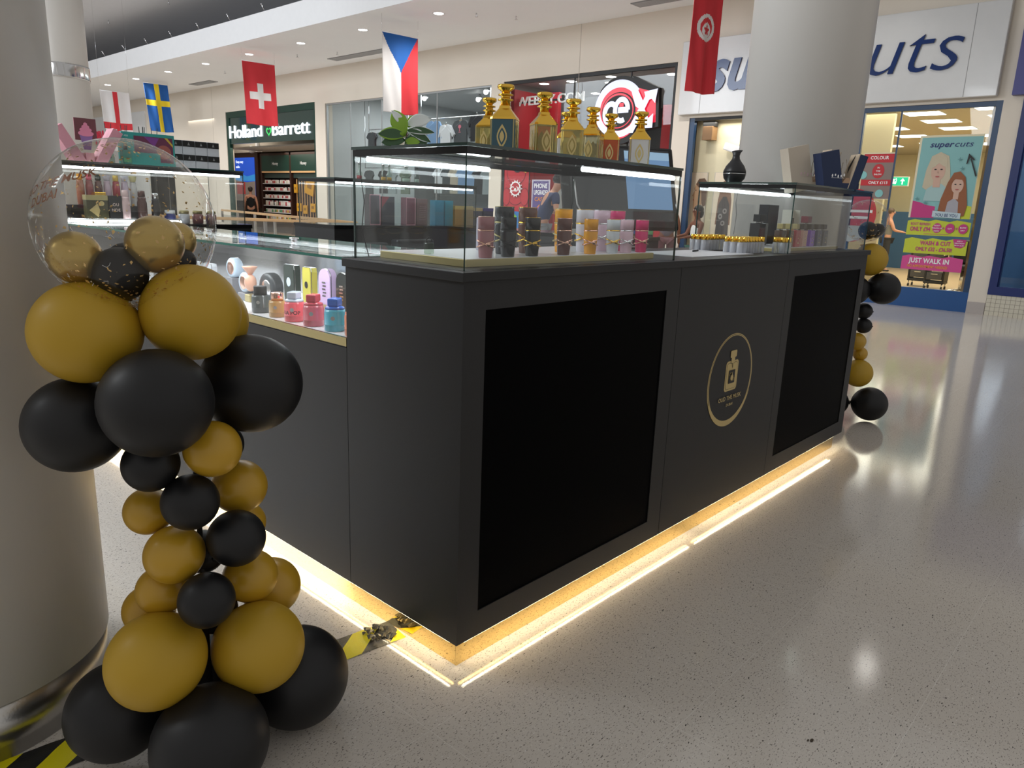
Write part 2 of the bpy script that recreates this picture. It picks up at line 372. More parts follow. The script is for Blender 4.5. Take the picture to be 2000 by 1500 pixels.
# ------------------------------------------------------------------ kiosk
Z0, ZT, CT = .0743, 1.111, 1.135          # body bottom, under worktop, worktop top
# plinth ring
P = thing('kiosk_plinth', 'mirror gold plinth strip glowing under the black kiosk', 'plinth', (0, 0, 0))
t = MB(); i = .012; ex = 3.0143; ey = 3.48
t.box((i, i, 0), (ex, i+.004, Z0), goldmir); t.box((i, i+.0045, 0), (i+.004, ey-.0045, Z0), goldmir); t.box((ex-.004, i+.0045, 0), (ex, ey-.0045, Z0), goldmir); t.box((i, ey-.004, 0), (ex, ey, Z0), goldmir)
t.build('mirror_skirting', P)
for a, b_ in (((.03, .001, Z0-.0014), (1.35, .008, Z0-.0005)), ((1.40, .001, Z0-.0014), (2.99, .008, Z0-.0005)), ((.001, .03, Z0-.0014), (.008, 3.45, Z0-.0005))):
    t = MB(); t.box(a, (b_[0], b_[1], b_[2]), charcoal); t.box((a[0], a[1], a[2]-.0002), (b_[0], b_[1], a[2]-.0001), ledwarm, charcoal); t.build('led_strip', P)
t = MB(); t.box((ex+.002, .03, Z0-.0014), (ex+.009, 1.2, Z0-.0005), charcoal); t.box((ex+.002, .03, Z0-.0016), (ex+.009, 1.2, Z0-.0015), ledwarm, charcoal); t.build('led_strip', P)

def recess(parent, x0, x1, a, b_, z0, z1):
    """front wall x0..x1 with a deep black rectangular recess a..b_, z0..z1"""
    t = MB(); T = .003
    t.box((x0, 0, Z0), (a, T, ZT), charcoal); t.box((b_, 0, Z0), (x1, T, ZT), charcoal)
    t.box((a, 0, Z0), (b_, T, z0), charcoal); t.box((a, 0, z1), (b_, T, ZT), charcoal)
    t.build('front_frame', parent)
    t = MB(); D = .0032
    t.box((a, D, z0), (b_, D+.006, z1), blackpan)
    tag(t.build('recessed_panel', parent), 'glossy black sunken panel')
G = .0012
K1 = thing('kiosk_counter', 'black counter unit with a large sunken black panel at the near corner of the kiosk', 'counter', (0, 0, 0), 0, None)
recess(K1, 0.003, 1.079-G, .0825, .990, .154, 1.0335)
t = MB(); t.box((0, 0.0, Z0), (.003, .5094-G, ZT), charcoal); t.box((.003, .016, Z0), (.018, .5094-G, ZT), charcoal); t.box((.018, .495, Z0), (1.079-G, .508, ZT), charcoal); t.box((1.06, .075, Z0), (1.077, .495, ZT), charcoal); t.build('side_panel', K1)
t = MB(); t.box((.02, .075, Z0), (1.06, .495, Z0+.018), charcoal); t.build('bottom_panel', K1)
K2 = thing('kiosk_counter', 'black middle counter unit carrying the round gold perfume bottle emblem', 'counter', (0, 0, 0))
t = MB(); t.box((1.079+G, 0, Z0), (2.0413-G, .016, ZT), charcoal); t.build('front_panel', K2)
t = MB(); t.box((1.085, .016, Z0), (2.035, .5, Z0+.018), charcoal); t.box((1.081, .016, Z0), (1.097, .5, ZT), charcoal); t.box((2.022, .016, Z0), (2.039, .5, ZT), charcoal); t.box((1.097, .49, Z0), (2.022, .5, ZT), charcoal); t.build('carcass', K2)
a = Art((1.567, -.0002, .622), (1, 0, 0), (0, 0, 1), .0003)
R = .200
a.ell(0, 0, R, R, goldpr, 72); a.ell(0, .003, R-.006, R-.0065, charcoal, 72); a.ell(0, .0035, R-.008, R-.009, goldpr, 72); a.ell(0, .005, R-.013, R-.014, charcoal, 72)
# thicker lower rim crescent
a.ring(0, 0, R, R, .004, goldpr, 200, 340, 40)
pts = [(R*cos(radians(q)), R*sin(radians(q))) for q in range(205, 336, 5)]+[((R-.013-.012*sin(radians((q-205)/130*180)))*cos(radians(q)), (R-.013-.012*sin(radians((q-205)/130*180)))*sin(radians(q))) for q in range(335, 204, -5)]
for k in range(len(pts)//2-1):
    a.l -= 1 if k else 0; a.poly([pts[k], pts[k+1], pts[-2-k], pts[-1-k]], goldpr)
def rr(x0, y0, x1, y1, r, n=5):
    o = []
    for cx, cy, s0 in ((x1-r, y0+r, -90), (x1-r, y1-r, 0), (x0+r, y1-r, 90), (x0+r, y0+r, 180)):
        for k in range(n+1): o.append((cx+r*cos(radians(s0+90*k/n)), cy+r*sin(radians(s0+90*k/n))))
    return o
a.poly(rr(-.056, -.045, .056, .085, .016), goldpr); a.poly(rr(-.048, -.037, .048, .077, .014), charcoal); a.poly(rr(-.0465, -.0355, .0465, .0755, .013), goldpr)
a.poly(rr(-.018, .072, .018, .104, .006), charcoal); a.poly(rr(-.016, .074, .016, .112, .005), goldpr); a.poly(rr(-.028, .099, .028, .129, .007), goldpr)
a.poly([(-.006, .074), (-.003, .058), (0, .052), (.003, .058), (.006, .074)], charcoal); a.poly([(-.004, .074), (0, .056), (.004, .074)], goldpr)
a.rect(-.027, -.012, .027, .045, charcoal)
for q in (-1, 1): a.poly([(-.020*q, -.006*q+.0165+.02*q), (-.020*q, .0165+.005*q), (-.018*q, .0165+.005*q), (-.018*q, .0165+.018*q), (.006*q, .0165+.018*q), (.006*q, .0165+.02*q)], goldpr)
a.ell(0, .012, .013, .013, goldpr, 9); a.poly([(-.006, .016), (0, .037), (.006, .016)], goldpr)
a.text('OUD THE MUSK', 0, -.083, .019, goldpr, width=.205, bold=.012, align='c'); a.text('DUBAI', 0, -.110, .012, goldpr, width=.058, bold=.012, align='c')
tag(a.build('emblem', K2), 'round gold emblem with perfume bottle and lettering')
K3 = thing('kiosk_counter', 'black counter unit with a sunken black panel at the far end of the long front', 'counter', (0, 0, 0))
recess(K3, 2.0413+G, 3.1151, 2.1188, 3.0311, .154, 1.0335)
t = MB(); t.box((3.099, .016, Z0), (3.1151, .51, ZT), charcoal); t.box((2.045, .495, Z0), (3.099, .51, ZT), charcoal); t.box((2.043, .075, Z0), (2.06, .495, ZT), charcoal); t.box((2.06, .075, Z0), (3.099, .495, Z0+.018), charcoal); t.build('side_panel', K3)
t = MB(); t.bbox((-.012, -.012, ZT), (3.128, .511, CT), charcoal, .0015)
one(t, 'worktop', 'long black worktop slab running along the top of the kiosk front', 'worktop')
# left side: low display counter with lit glass showcase
SB = thing('showcase_counter', 'low black counter with lit glass showcase on the left side of the kiosk', 'display counter', (0, 0, 0))
t = MB(); t.box((0, .5094+G, Z0), (.016, 2.955, .862), charcoal); t.box((.016, .52, Z0), (.5, 2.955, Z0+.018), charcoal); t.box((.485, .52, Z0+.018), (.5, 2.955, .862), charcoal); t.build('base_cabinet', SB)
t = MB(); t.box((-.002, .512, .865), (.5, 2.955, .893), panelw, goldbr)
t.mats = []; t = MB(); t.box((0, .512, .8635), (.5, 2.955, .8655), charcoal); t.box((0, .512, .866), (.012, 2.955, .892), goldbr); t.box((.012, .512, .8655), (.5, 2.955, .8925), panelw); t.build('display_shelf', SB)
t = MB(); t.box((.004, .513, .893), (.009, 2.95, 1.127), glass, glassedge); tag(t.build('front_glass', SB), 'clear front glass')
t = MB(); t.box((-.004, .513, 1.1275), (.505, 2.95, 1.1365), glass, mat('green_glass_edge', (.004, .11, .08), .12, coat=.5)); tag(t.build('top_glass', SB), 'clear glass top with green edge')
t = MB(); t.box((.49, .52, .893), (.498, 2.945, 1.125), mat('mirror_doors', (.62, .62, .63), .12, .9)); tag(t.build('back_panel', SB), 'mirrored back panel')
for yy in (.53,):
    t = MB(); t.tube([(.46, yy+.02, 1.112), (.46, 2.93, 1.112)], .007, ledcool, 8); tag(t.build('tube_light', SB), 'white strip light')
light('showcase_fill', 'AREA', (.10, 1.5, 1.118), 3.5, 1.9, (.95, .98, 1), (0, 0, radians(90)), .03)  # extra light added to brighten the perfumes beyond the tube light
for yy in (1.2, 1.9):
    t = MB(); t.cyl((.25, yy, 1.1370), (.25, yy, 1.150), .012, silver, 12); t.cyl((.25, yy, 1.150), (.25, yy, 1.156), .018, silver, 12); t.build('glass_clip', SB)
# back row and right flank of the ring
def backunit(x0, x1, y0, y1, label):
    B = thing('kiosk_counter', label, 'counter', (0, 0, 0))
    t = MB(); t.box((x0, y0, Z0), (x1, y1, ZT), charcoal); t.build('cabinet', B)
    t = MB(); t.bbox((x0-.005, y0-.008, ZT), (x1+.005, y1+.008, CT), blackrail, .0015); t.build('counter_top', B); return B
backunit(0, 1.03, 2.975, 3.48, 'black counter unit at the back left corner of the kiosk, half hidden by the balloons')
backunit(1.64, 3.115, 2.985, 3.48, 'black counter unit along the back of the kiosk holding boxed perfumes')
backunit(2.66, 3.115, 1.35, 2.97, 'black counter unit on the far right flank of the kiosk')

# glass cases standing on the counters
def case(nm, x0, y0, x1, y1, z0, z1, label, rail=.026, tubes=()):
    Cc = thing('glass_case', label, 'glass display case', (0, 0, 0)); g = .005
    for nm2, a_, b_ in (('front_glass', (x0, y0, z0), (x1, y0+g, z1-rail)), ('back_glass', (x0, y1-g, z0), (x1, y1, z1-rail)),
                        ('side_glass', (x0, y0+g, z0), (x0+g, y1-g, z1-rail)), ('side_glass', (x1-g, y0+g, z0), (x1, y1-g, z1-rail))):
        t = MB(); t.box(a_, b_, glass, glassedge); t.build(nm2, Cc)
    t = MB(); t.box((x0-.003, y0-.003, z1-.008), (x1+.003, y1+.003, z1), glassmat('top_sheet', (.80, .86, .84)), glassedge); tag(t.build('top_glass', Cc), 'glass top sheet with dark green edge')
    t = MB(); h = z1-.0085; l = z1-rail; W = .006
    t.box((x0, y0, l), (x1, y0+W, h), blackrail); t.box((x0, y1-W, l), (x1, y1, h), blackrail); t.box((x0, y0+W, l), (x0+W, y1-W, h), blackrail); t.box((x1-W, y0+W, l), (x1, y1-W, h), blackrail)
    tag(t.build('black_rail', Cc), 'glossy black rail under the top sheet')
    for a_, b_ in tubes:
        t = MB(); t.tube([a_, b_], .0075, ledcool, 10); q = t.build('tube_light', Cc); tag(q, 'white tube light')
        d = (Vector(b_)-Vector(a_)); m = (Vector(a_)+Vector(b_))/2
        t = MB(); n = Vector((0, 0, .009)); t.cyl(Vector(a_)+n, Vector(b_)+n, .006, silver, 6); t.build('tube_holder', Cc)
    return Cc
case('c1', .022, .02, 1.058, .495, CT, 1.450, 'large clear glass case with black rail on the near corner of the kiosk', tubes=(((.52, .042, 1.416), (1.04, .042, 1.416)), ((.05, .462, 1.418), (.55, .462, 1.418))))
case('c2', 2.058, .02, 3.108, .50, CT, 1.450, 'clear glass case holding small dark perfumes at the far end of the kiosk front', tubes=(((2.10, .465, 1.42), (3.07, .465, 1.42)),))
case('c3', .012, 3.0, 1.007, 3.46, CT, 1.450, 'glass case with bright light strip at the back left corner behind the clear balloon', tubes=(((.03, 3.018, 1.418), (.99, 3.018, 1.418)), ((.03, 3.02, 1.145), (.62, 3.02, 1.145))))
case('c4', 1.665, 3.01, 3.01, 3.46, CT, 1.450, 'long glass case of boxed perfumes at the back of the kiosk', tubes=(((1.69, 3.03, 1.418), (2.98, 3.03, 1.418)),))
# trays
for x0, y0, x1, y1, zt, lb in ((.105, .100, 1.045, .478, 1.156, 'gold edged white tray under the tall tubes in the near glass case'), (2.20, .135, 3.02, .47, 1.150, 'gold edged white tray in the far glass case')):
    t = MB(); t.box((x0, y0, CT+.0004), (x1, y1, zt), panelw, goldbr); t2 = MB()
    t2.box((x0+.004, y0+.004, zt), (x1-.004, y1-.004, zt+.0012), panelw); t3 = MB()
    t3.bbox((x0, y0, CT+.0004), (x1, y1, zt), goldbr, .001)
    T = thing('display_tray', lb, 'tray'); t3.build('gold_rim', T); t2.build('tray_top', T)

# ------------------------------------------------------------------ balloons
def latex(n, col, coat=.3, rough=.38, metal=0.0): return mat(n, col, rough, metal, coat=coat, crough=.25, var=.06, vscale=6)
LG = latex('latex_gold', (.48, .295, .018), .05, .5); LGs = latex('latex_gold_small', (.52, .30, .018), .3, .38); LB = latex('latex_black', (.005, .005, .006), .04, .5); LC = latex('chrome_gold', (.50, .35, .10), .3, .25, .75)
def balloon(px, py, pz, a, c, m, label, grp, axis, tail=True):
    """latex balloon, a little egg shaped, its knot turned towards the column axis"""
    o = thing('balloon', label, 'balloon', (px, py, pz), 0, grp)
    d = Vector((axis[0]-px, axis[1]-py, axis[2]-pz if len(axis) > 2 else 0)); d = d.normalized() if d.length > 1e-4 else Vector((0, 0, -1))
    R = d.to_track_quat('Z', 'Y').to_matrix().to_4x4()
    r = (a+c)/2; t = MB(); t.X = R
    prof = []
    for k in range(29):
        th = pi*k/28; z = -cos(th)*r; rr_ = sin(th)*r
        if z > 0: rr_ *= 1-.05*(z/r)**2; z *= 1.05
        prof.append((max(rr_, 1e-6), z))
    prof = prof[:-1]+[(r*.07, r*1.05)]
    t.lathe(prof, m, 40); body = t.build('skin', o)
    t = MB(); t.X = R; t.lathe([(r*.075, r*1.045), (r*.05, r*1.08), (r*.09, r*1.11), (r*.10, r*1.125), (r*.03, r*1.12)], m, 12); t.build('knot', o)
    return o
AX = (-.60, .20)
GL = 'balloons of the left column'
LEFT = [
 (-0.802, 0.235, 1.029, 0.103, 0.097, LG, 'big gold balloon at the upper left of the column, beside the cream pillar'),
 (-0.625, 0.158, 1.064, 0.100, 0.097, LG, 'big gold balloon at the upper right of the column, below the clear balloon'),
 (-0.534, 0.282, 1.024, 0.088, 0.091, LG, 'gold balloon only peeking out behind the big upper right gold one'),
 (-0.828, 0.264, 0.838, 0.095, 0.098, LB, 'big black balloon at the far left of the upper cluster'),
 (-0.736, 0.085, 0.905, 0.106, 0.105, LB, 'big black balloon in front at the centre of the upper cluster'),
 (-0.487, 0.180, 0.888, 0.113, 0.110, LB, 'big black balloon at the right of the upper cluster'),
 (-0.615, 0.121, 0.775, 0.061, 0.059, LGs, 'small gold balloon right below the big central black balloon'),
 (-0.545, 0.221, 0.745, 0.046, 0.049, LB, 'small black balloon just peeking out behind the highest small gold one'),
 (-0.723, 0.177, 0.750, 0.060, 0.053, LB, 'small black balloon left below the big central black balloon'),
 (-0.521, 0.198, 0.642, 0.063, 0.062, LGs, 'shiny small gold balloon sticking out right at the neck of the column'),
 (-0.706, 0.256, 0.616, 0.053, 0.051, LGs, 'small gold balloon at the left of the narrow neck of the column'),
 (-0.669, 0.123, 0.668, 0.058, 0.060, LB, 'small black balloon in the middle of the narrow neck'),
 (-0.483, 0.257, 0.520, 0.050, 0.050, LGs, 'small gold balloon peeking out behind the right small black one'),
 (-0.581, 0.105, 0.563, 0.064, 0.061, LB, 'small black balloon at the right of the neck, in front of the kiosk'),
 (-0.690, 0.175, 0.535, 0.064, 0.062, LGs, 'small gold balloon in front below the middle small black one'),
 (-0.517, 0.174, 0.420, 0.066, 0.059, LGs, 'small gold balloon below the right small black one'),
 (-0.425, 0.249, 0.327, 0.073, 0.074, LGs, 'gold balloon farthest right above the floor cluster'),
 (-0.668, 0.079, 0.456, 0.059, 0.059, LB, 'lowest small black balloon, centred above the two big lower gold ones'),
 (-0.705, 0.223, 0.436, 0.057, 0.052, LGs, 'small gold balloon left of the lowest small black one'),
 (-0.699, 0.327, 0.340, 0.058, 0.058, LGs, 'small gold balloon at the far left above the lower big gold one'),
 (-0.753, 0.156, 0.312, 0.105, 0.101, LG, 'big gold balloon at the lower left of the column'),
 (-0.545, 0.098, 0.279, 0.105, 0.102, LG, 'big gold balloon at the lower right of the column'),
 (-0.802, 0.277, 0.147, 0.109, 0.111, LB, 'big black balloon on the floor against the pillar foot'),
 (-0.695, 0.047, 0.134, 0.126, 0.122, LB, 'big black balloon on the floor nearest the camera'),
 (-0.431, 0.126, 0.128, 0.123, 0.127, LB, 'big black balloon on the floor lying on the striped tape'),
 (-0.60, 0.235, 0.49, 0.050, 0.050, LB, 'small black balloon at the core of the column, above the lowest small black one'),
 (-0.595, 0.215, 0.345, 0.056, 0.056, LB, 'small black balloon at the core between the two lower big gold ones'),
 (-0.579, 0.289, 0.115, 0.108, 0.105, LB, 'big black balloon at the back of the floor cluster, mostly hidden'),
]
for q in LEFT: balloon(*q[:3], q[3], q[4], q[5], q[6], GL, AX)
GB = 'balloons inside the clear balloon'
for q in [(-0.801, 0.256, 1.174, 0.049, 0.051, LC, 'shiny gold balloon at the left inside the clear balloon'),
          (-0.674, 0.190, 1.202, 0.055, 0.056, LC, 'shiny gold balloon at the right inside the clear balloon'),
          (-0.606, 0.248, 1.204, 0.037, 0.043, LC, 'small shiny gold balloon hiding behind the right one inside the clear balloon'),
          (-0.736, 0.213, 1.143, 0.054, 0.050, LB, 'black balloon at the bottom inside the clear balloon'),
          (-0.691, 0.303, 1.162, 0.034, 0.038, LB, 'small black balloon at the back inside the clear balloon'),
          (-0.608, 0.222, 1.163, 0.028, 0.028, LB, 'small black balloon at the right inside the clear balloon')]:
    balloon(*q[:3], q[3], q[4], q[5], q[6], GB, (-.71, .226, 1.06))
def clear_balloon(c, R, label, n_conf, lettered, sc=1):
    o = thing('clear_balloon', label, 'balloon', c)
    t = MB(); t.lathe([(R*.09, -R*1.16), (R*.05, -R*1.08), (R*.12, -R*1.0), (R*.30, -R*.93)]+[(R*sin(pi*k/32), -R*cos(pi*k/32)) for k in range(4, 32)]+[(1e-6, R)], bubble, 64); t.build('skin', o)
    t = MB(); t.lathe([(R*.10, -R*1.17), (R*.13, -R*1.14), (R*.10, -R*1.10), (R*.04, -R*1.09)], gold, 16); t.build('tied_neck', o)
    fm = mat('gold_flake', (.75, .52, .22), .3, .8); t = MB(); rnd = random.Random(3)
    for k in range(n_conf):
        if rnd.random() < .55: th = rnd.uniform(0, 2*pi); ph = rnd.gauss(-1.05, .35)
        else: th = rnd.uniform(0, 2*pi); ph = rnd.uniform(-1.4, 1.45)
        ph = max(-1.45, min(1.45, ph))
        n = Vector((cos(ph)*cos(th), cos(ph)*sin(th), sin(ph))); p = n*R*.992; u = n.orthogonal().normalized(); u = Matrix.Rotation(rnd.uniform(0, 6.28), 3, n) @ u; v = n.cross(u)
        s = rnd.uniform(.0008, .0040)*sc; k2 = rnd.uniform(.3, 1)
        t.add([p-u*s-v*s*k2, p+u*s*.8-v*s*.5*k2, p+u*s+v*s*k2, p-u*s*.4+v*s*k2*.9, p-n*.0006], [(0, 1, 2, 3), (0, 1, 4), (1, 2, 4), (2, 3, 4), (3, 0, 4)], fm)
    q = t.build('gold_flakes', o); tag(q, 'gold leaf confetti clinging inside', kind='stuff')
    if lettered:
        lm = mat('copper_print', (.20, .08, .035), .4, .2); t = MB(); t.recalc = False
        for body, zz, h in (('OUD THE MUSK', .42, .018), ('DUBAI', .24, .018)):
            vs, fs, x0, x1 = glyphs(body, .012, 0); k = h/.73; W = (x1-x0)*k; az = radians(198 if body[0] == 'O' else 194)
            P = []
            for x, y in vs:
                an = az+((x-x0)*k-W/2)/(R*cos(zz)); el = zz+y*k/R+((x-x0)*k-W/2)/R*.30; rr_ = R*1.004
                P.append((rr_*cos(el)*cos(an), rr_*cos(el)*sin(an), rr_*sin(el)))
            t.add(P, fs, lm)
        t.build('lettering', o)
    # foil creases near the seam
    t = MB(); rnd = random.Random(9); wm = mat('crease', (.9, .9, .9), .1, .3)
    for k in range(26):
        th = rnd.choice([rnd.uniform(2.9, 4.2), rnd.uniform(-1.2, .6)]); ph = rnd.uniform(-.75, .15); pts = []
        for j in range(4):
            n = Vector((cos(ph)*cos(th), cos(ph)*sin(th), sin(ph))); pts.append(n*R*1.001); th += rnd.uniform(-.03, .05); ph += rnd.uniform(-.05, .05)
        t.tube(pts, .00035*sc, wm, 4)
    t.build('crease_lines', o)
    return o
clear_balloon((-.711, .226, 1.237), .165, 'huge clear balloon with gold leaf and copper lettering on top of the left balloon column', 1400, True)
# stand of the left column
st = thing('balloon_stand', 'thin black pole stand running up inside the left balloon column', 'stand', (-.62, .20, 0))
t = MB(); t.cyl((0, 0, .01), (0, 0, 1.0), .006, blackmat, 10); t.build('pole', st)
t = MB(); t.lathe([(.055, .0), (.055, .008), (.01, .014)], blackmat, 24); t.build('foot', st)
# right column
AR = (3.75, .15); GR = 'balloons of the far column'
RIGHT = [(3.724, .166, 1.055, .105, .099, LG, 'gold balloon at the top of the far column, right of the kiosk corner'),
 (3.775, .077, .878, .092, .110, LB, 'big black balloon sticking out right at the top of the far column'),
 (3.665, .215, .860, .083, .100, LB, 'black balloon half hidden behind the kiosk edge, below the far gold one'),
 (3.745, .166, .725, .051, .053, LB, 'upper of the two small black balloons at the waist of the far column'),
 (3.749, .155, .630, .050, .050, LB, 'lower of the two small black balloons at the waist of the far column'),
 (3.722, .175, .526, .057, .058, LGs, 'small gold balloon in the far column, below the small black pair'),
 (3.779, .159, .440, .046, .047, LGs, 'smallest gold balloon in the far column, just above the larger low one'),
 (3.757, .147, .315, .088, .095, LG, 'larger gold balloon low in the far column'),
 (3.786, .055, .118, .106, .115, LB, 'big black balloon on the floor at the foot of the far column'),
 (3.70, .262, .105, .09, .10, LB, 'black floor balloon half hidden behind the kiosk end')]
for q in RIGHT: balloon(*q[:3], q[3], q[4], q[5], q[6], GR, AR)
clear_balloon((3.727, .225, 1.291), .132, 'clear balloon with gold flecks on top of the far column, seen past the glass case', 260, False, 2)
balloon(3.70, .20, 1.235, .055, .055, LB, 'black balloon inside the far clear balloon', GR, (3.727, .225, 1.1))
balloon(3.79, .17, 1.235, .045, .045, LB, 'smaller black balloon at the right inside the far clear balloon', GR, (3.727, .225, 1.1))

# ------------------------------------------------------------------ hazard tape on the floor
def tapebelt(p0, p1, w, label):
    p0, p1 = Vector(p0), Vector(p1); d = (p1-p0).normalized(); n = Vector((-d.y, d.x, 0)); L = (p1-p0).length
    ylw = mat('tape_yellow', (.75, .66, .0), .35, coat=.3, bump=.4, bscale=500); bk = mat('tape_black', (.012, .012, .014), .25, coat=.4, bump=.4, bscale=500)
    o = thing('hazard_tape', label, 'tape', (p0.x, p0.y, 0)); t = MB()
    z = .0012; t.recalc = False; per = .19; sl = -1.1; M = 14
    def Q(s_, b): a = min(max(s_-sl*b, 0), L); q = d*a+n*b; return (q.x, q.y, z+.0012*max(0, sin(a*60+b*20)))
    k = -2
    while k*per/2 < L+.1:
        s0, s1 = k*per/2, (k+1)*per/2
        for u in range(6):
            for j in range(M):
                b0, b1 = -w/2+w*j/M, -w/2+w*(j+1)/M; x0 = s0+(s1-s0)*u/6; x1 = s0+(s1-s0)*(u+1)/6
                q = [Q(x0, b0), Q(x1, b0), Q(x1, b1), Q(x0, b1)]
                if (Vector(q[1])-Vector(q[0])).length < 1e-5 and (Vector(q[2])-Vector(q[3])).length < 1e-5: continue
                t.add(q, [(0, 1, 2, 3)], ylw if k % 2 else bk, True)
        k += 1
    t.build('stripes', o); return o
tp = tapebelt((-1.02, .433, 0), (.008, .279, 0), .11, 'black and yellow striped tape stuck across the floor from pillar to kiosk')
t = MB(); rnd = random.Random(5)
for k in range(34):
    a = rnd.uniform(0, 6.28); x = .985+rnd.uniform(-.05, .02); y = -.145+rnd.uniform(-.035, .045); s = rnd.uniform(.005, .014); z = rnd.uniform(.002, .012)
    t.add([(x-s, y-s*.5, z), (x+s, y-s*.3, z+.003), (x+s*.6, y+s, z+.001), (x-s*.7, y+s*.6, z+.006), (x, y, z+.009)], [(0, 1, 4), (1, 2, 4), (2, 3, 4), (3, 0, 4), (3, 2, 1, 0)], mat('torn_tape', (.10, .095, .08), .3, .3))
tag(t.build('torn_end', tp), 'crumpled torn tape end')
t = MB(); 
for x, y, s in ((.445, -.853, .010), (.438, -.846, .006)): t.sphere((x, y, .002), s*.5, mat('dirt', (.06, .045, .03), .8), 7, 4, (1.6, .8, .35))
one(t, 'dirt_speck', 'small dark bit of dirt lying on the pale floor in the foreground', 'dirt')

# ------------------------------------------------------------------ tall perfume tubes in the near case
def canister(label, grp, loc, col, band, r=.0232, h=.113, nm='perfume_canister', mt=.25):
    bm_ = mat('can_'+label[:40], col, mt, coat=.4); o = thing(nm, label, 'perfume bottle', loc, 0, grp)
    t = MB(); t.lathe([(r*.78, 0), (r*.84, .002), (r*.97, h*.42), (r, h*.62), (r, h*.665)], bm_, 28); t.build('body', o)
    t = MB(); t.lathe([(r, h*.675), (r, h-.002), (r*.97, h), (r*.6, h)], bm_, 28); t.build('lid', o)
    t = MB(); t.lathe([(r*1.03, h*.655), (r*1.05, h*.665), (r*1.03, h*.685)], band, 28); t.lathe([(r*1.02, h*.992), (r*1.02, h*1.003)], band, 28); tag(t.build('metal_band', o), 'engraved metal band')
    t = MB()
    for ph, dz in ((0, .0), (pi, .0)):
        pts = [(r*1.07*cos(a), r*1.07*sin(a), h*.34+h*.085*cos(a+ph-2.3)) for a in [2*pi*k/28 for k in range(28)]]
        t.tube(pts, r*.085, band, 6, closed=True)
    a = radians(-118); t.X = Matrix.Translation((r*1.10*cos(a), r*1.10*sin(a), h*.34)) @ Matrix.Rotation(a-pi/2+pi, 4, 'Z') @ Matrix.Rotation(pi/2, 4, 'X')
    t.lathe([(r*.26, -.002), (r*.28, 0), (r*.26, .002)], band, 18); tag(t.build('bracelet', o), 'crossed metal bracelet wrapped round the tube')
    return o
cols = [(.204, (.42, .18, .20), rosegold, 'dusty pink perfume tube with rose gold bracelet, nearest the case corner'), (.296, (.012, .014, .018), blackrail, 'charcoal perfume tube with black bracelet, in the front row'),
        (.403, (.008, .008, .008), gold, 'glossy black perfume tube with gold bracelet, in the front row'), (.555, (.13, .045, .035), rosegold, 'dark brown perfume tube in front of the orange one'),
        (.694, (.85, .36, .005), rosegold, 'orange perfume tube with rose gold bracelet, in the front row'), (.821, (.62, .66, .72), gold, 'pale blue white perfume tube with gold bracelet'),
        (.903, (.72, .48, .56), silver, 'pale pink perfume tube with silver bracelet, in the front row'), (.998, (.72, .04, .18), rosegold, 'hot pink perfume tube with gold bracelet, last of the front row')]
for x, c_, b_, lb in cols: canister(lb, 'front row of perfume tubes in the near case', (x, .127, 1.1574), c_, b_)
for x, c_, b_, lb in [(.382, (.03, .033, .04), goldbr, 'large charcoal perfume tube in the back row behind the charcoal and black ones'), (.49, (.16, .07, .05), gold, 'large brown perfume tube in the back row behind the glossy black one'),
        (.67, (.85, .36, .005), goldbr, 'large orange perfume tube in the back row behind the dark brown one'), (.787, (.68, .66, .75), gold, 'large white perfume tube in the back row'),
        (.887, (.70, .50, .60), silver, 'large pale pink perfume tube in the back row'), (.98, (.72, .04, .18), goldbr, 'large hot pink perfume tube in the back row, behind the pale pink one')]:
    canister(lb, 'back row of large perfume tubes in the near case', (x, .225, 1.1574), c_, b_, .0295, .142)
t = MB(); t.bbox((.435, .36, 1.1574), (.483, .40, 1.262), mat('lilac_acrylic', (.55, .52, .62), .15, alpha=.8)); one(t, 'acrylic_block', 'translucent lilac block standing behind the pink and charcoal tubes', 'block')
# small round clear flacon behind the glass corner
fl = thing('perfume_flacon', 'small square clear flacon with black arched cap near the case corner', 'perfume bottle', (.145, .30, 1.1574))
t = MB(); t.bbox((-.014, -.008, 0), (.014, .008, .032), glassmat('flacon_glass', (.75, .82, .74)), .003); t.build('body', fl)
t = MB(); t.tube([(-.008, 0, .033), (-.009, 0, .042), (0, 0, .048), (.009, 0, .042), (.008, 0, .033)], .002, blackmat, 8); t.build('cap', fl)
# cable inside the near case
t = MB(); t.tube([(.035, .475, 1.43), (.03, .47, 1.38), (.042, .47, 1.30), (.036, .474, 1.22), (.05, .46, 1.139)], .0015, blackmat, 6); one(t, 'power_cable', 'thin black cable hanging in the left end of the near glass case', 'cable')
t = MB(); t.tube([(1.0, .455, 1.42), (1.015, .46, 1.33), (.995, .46, 1.24), (1.02, .45, 1.18), (.99, .44, 1.139)], .0016, blackmat, 6); one(t, 'power_cable', 'thin dark cable hanging in the right end of the near glass case', 'cable')
t = MB(); t.tube([(2.40, .462, 1.42), (2.39, .462, 1.36), (2.41, .462, 1.30), (2.40, .462, 1.2)], .0014, blackmat, 6); one(t, 'power_cable', 'thin dark cable hanging in the far glass case', 'cable')

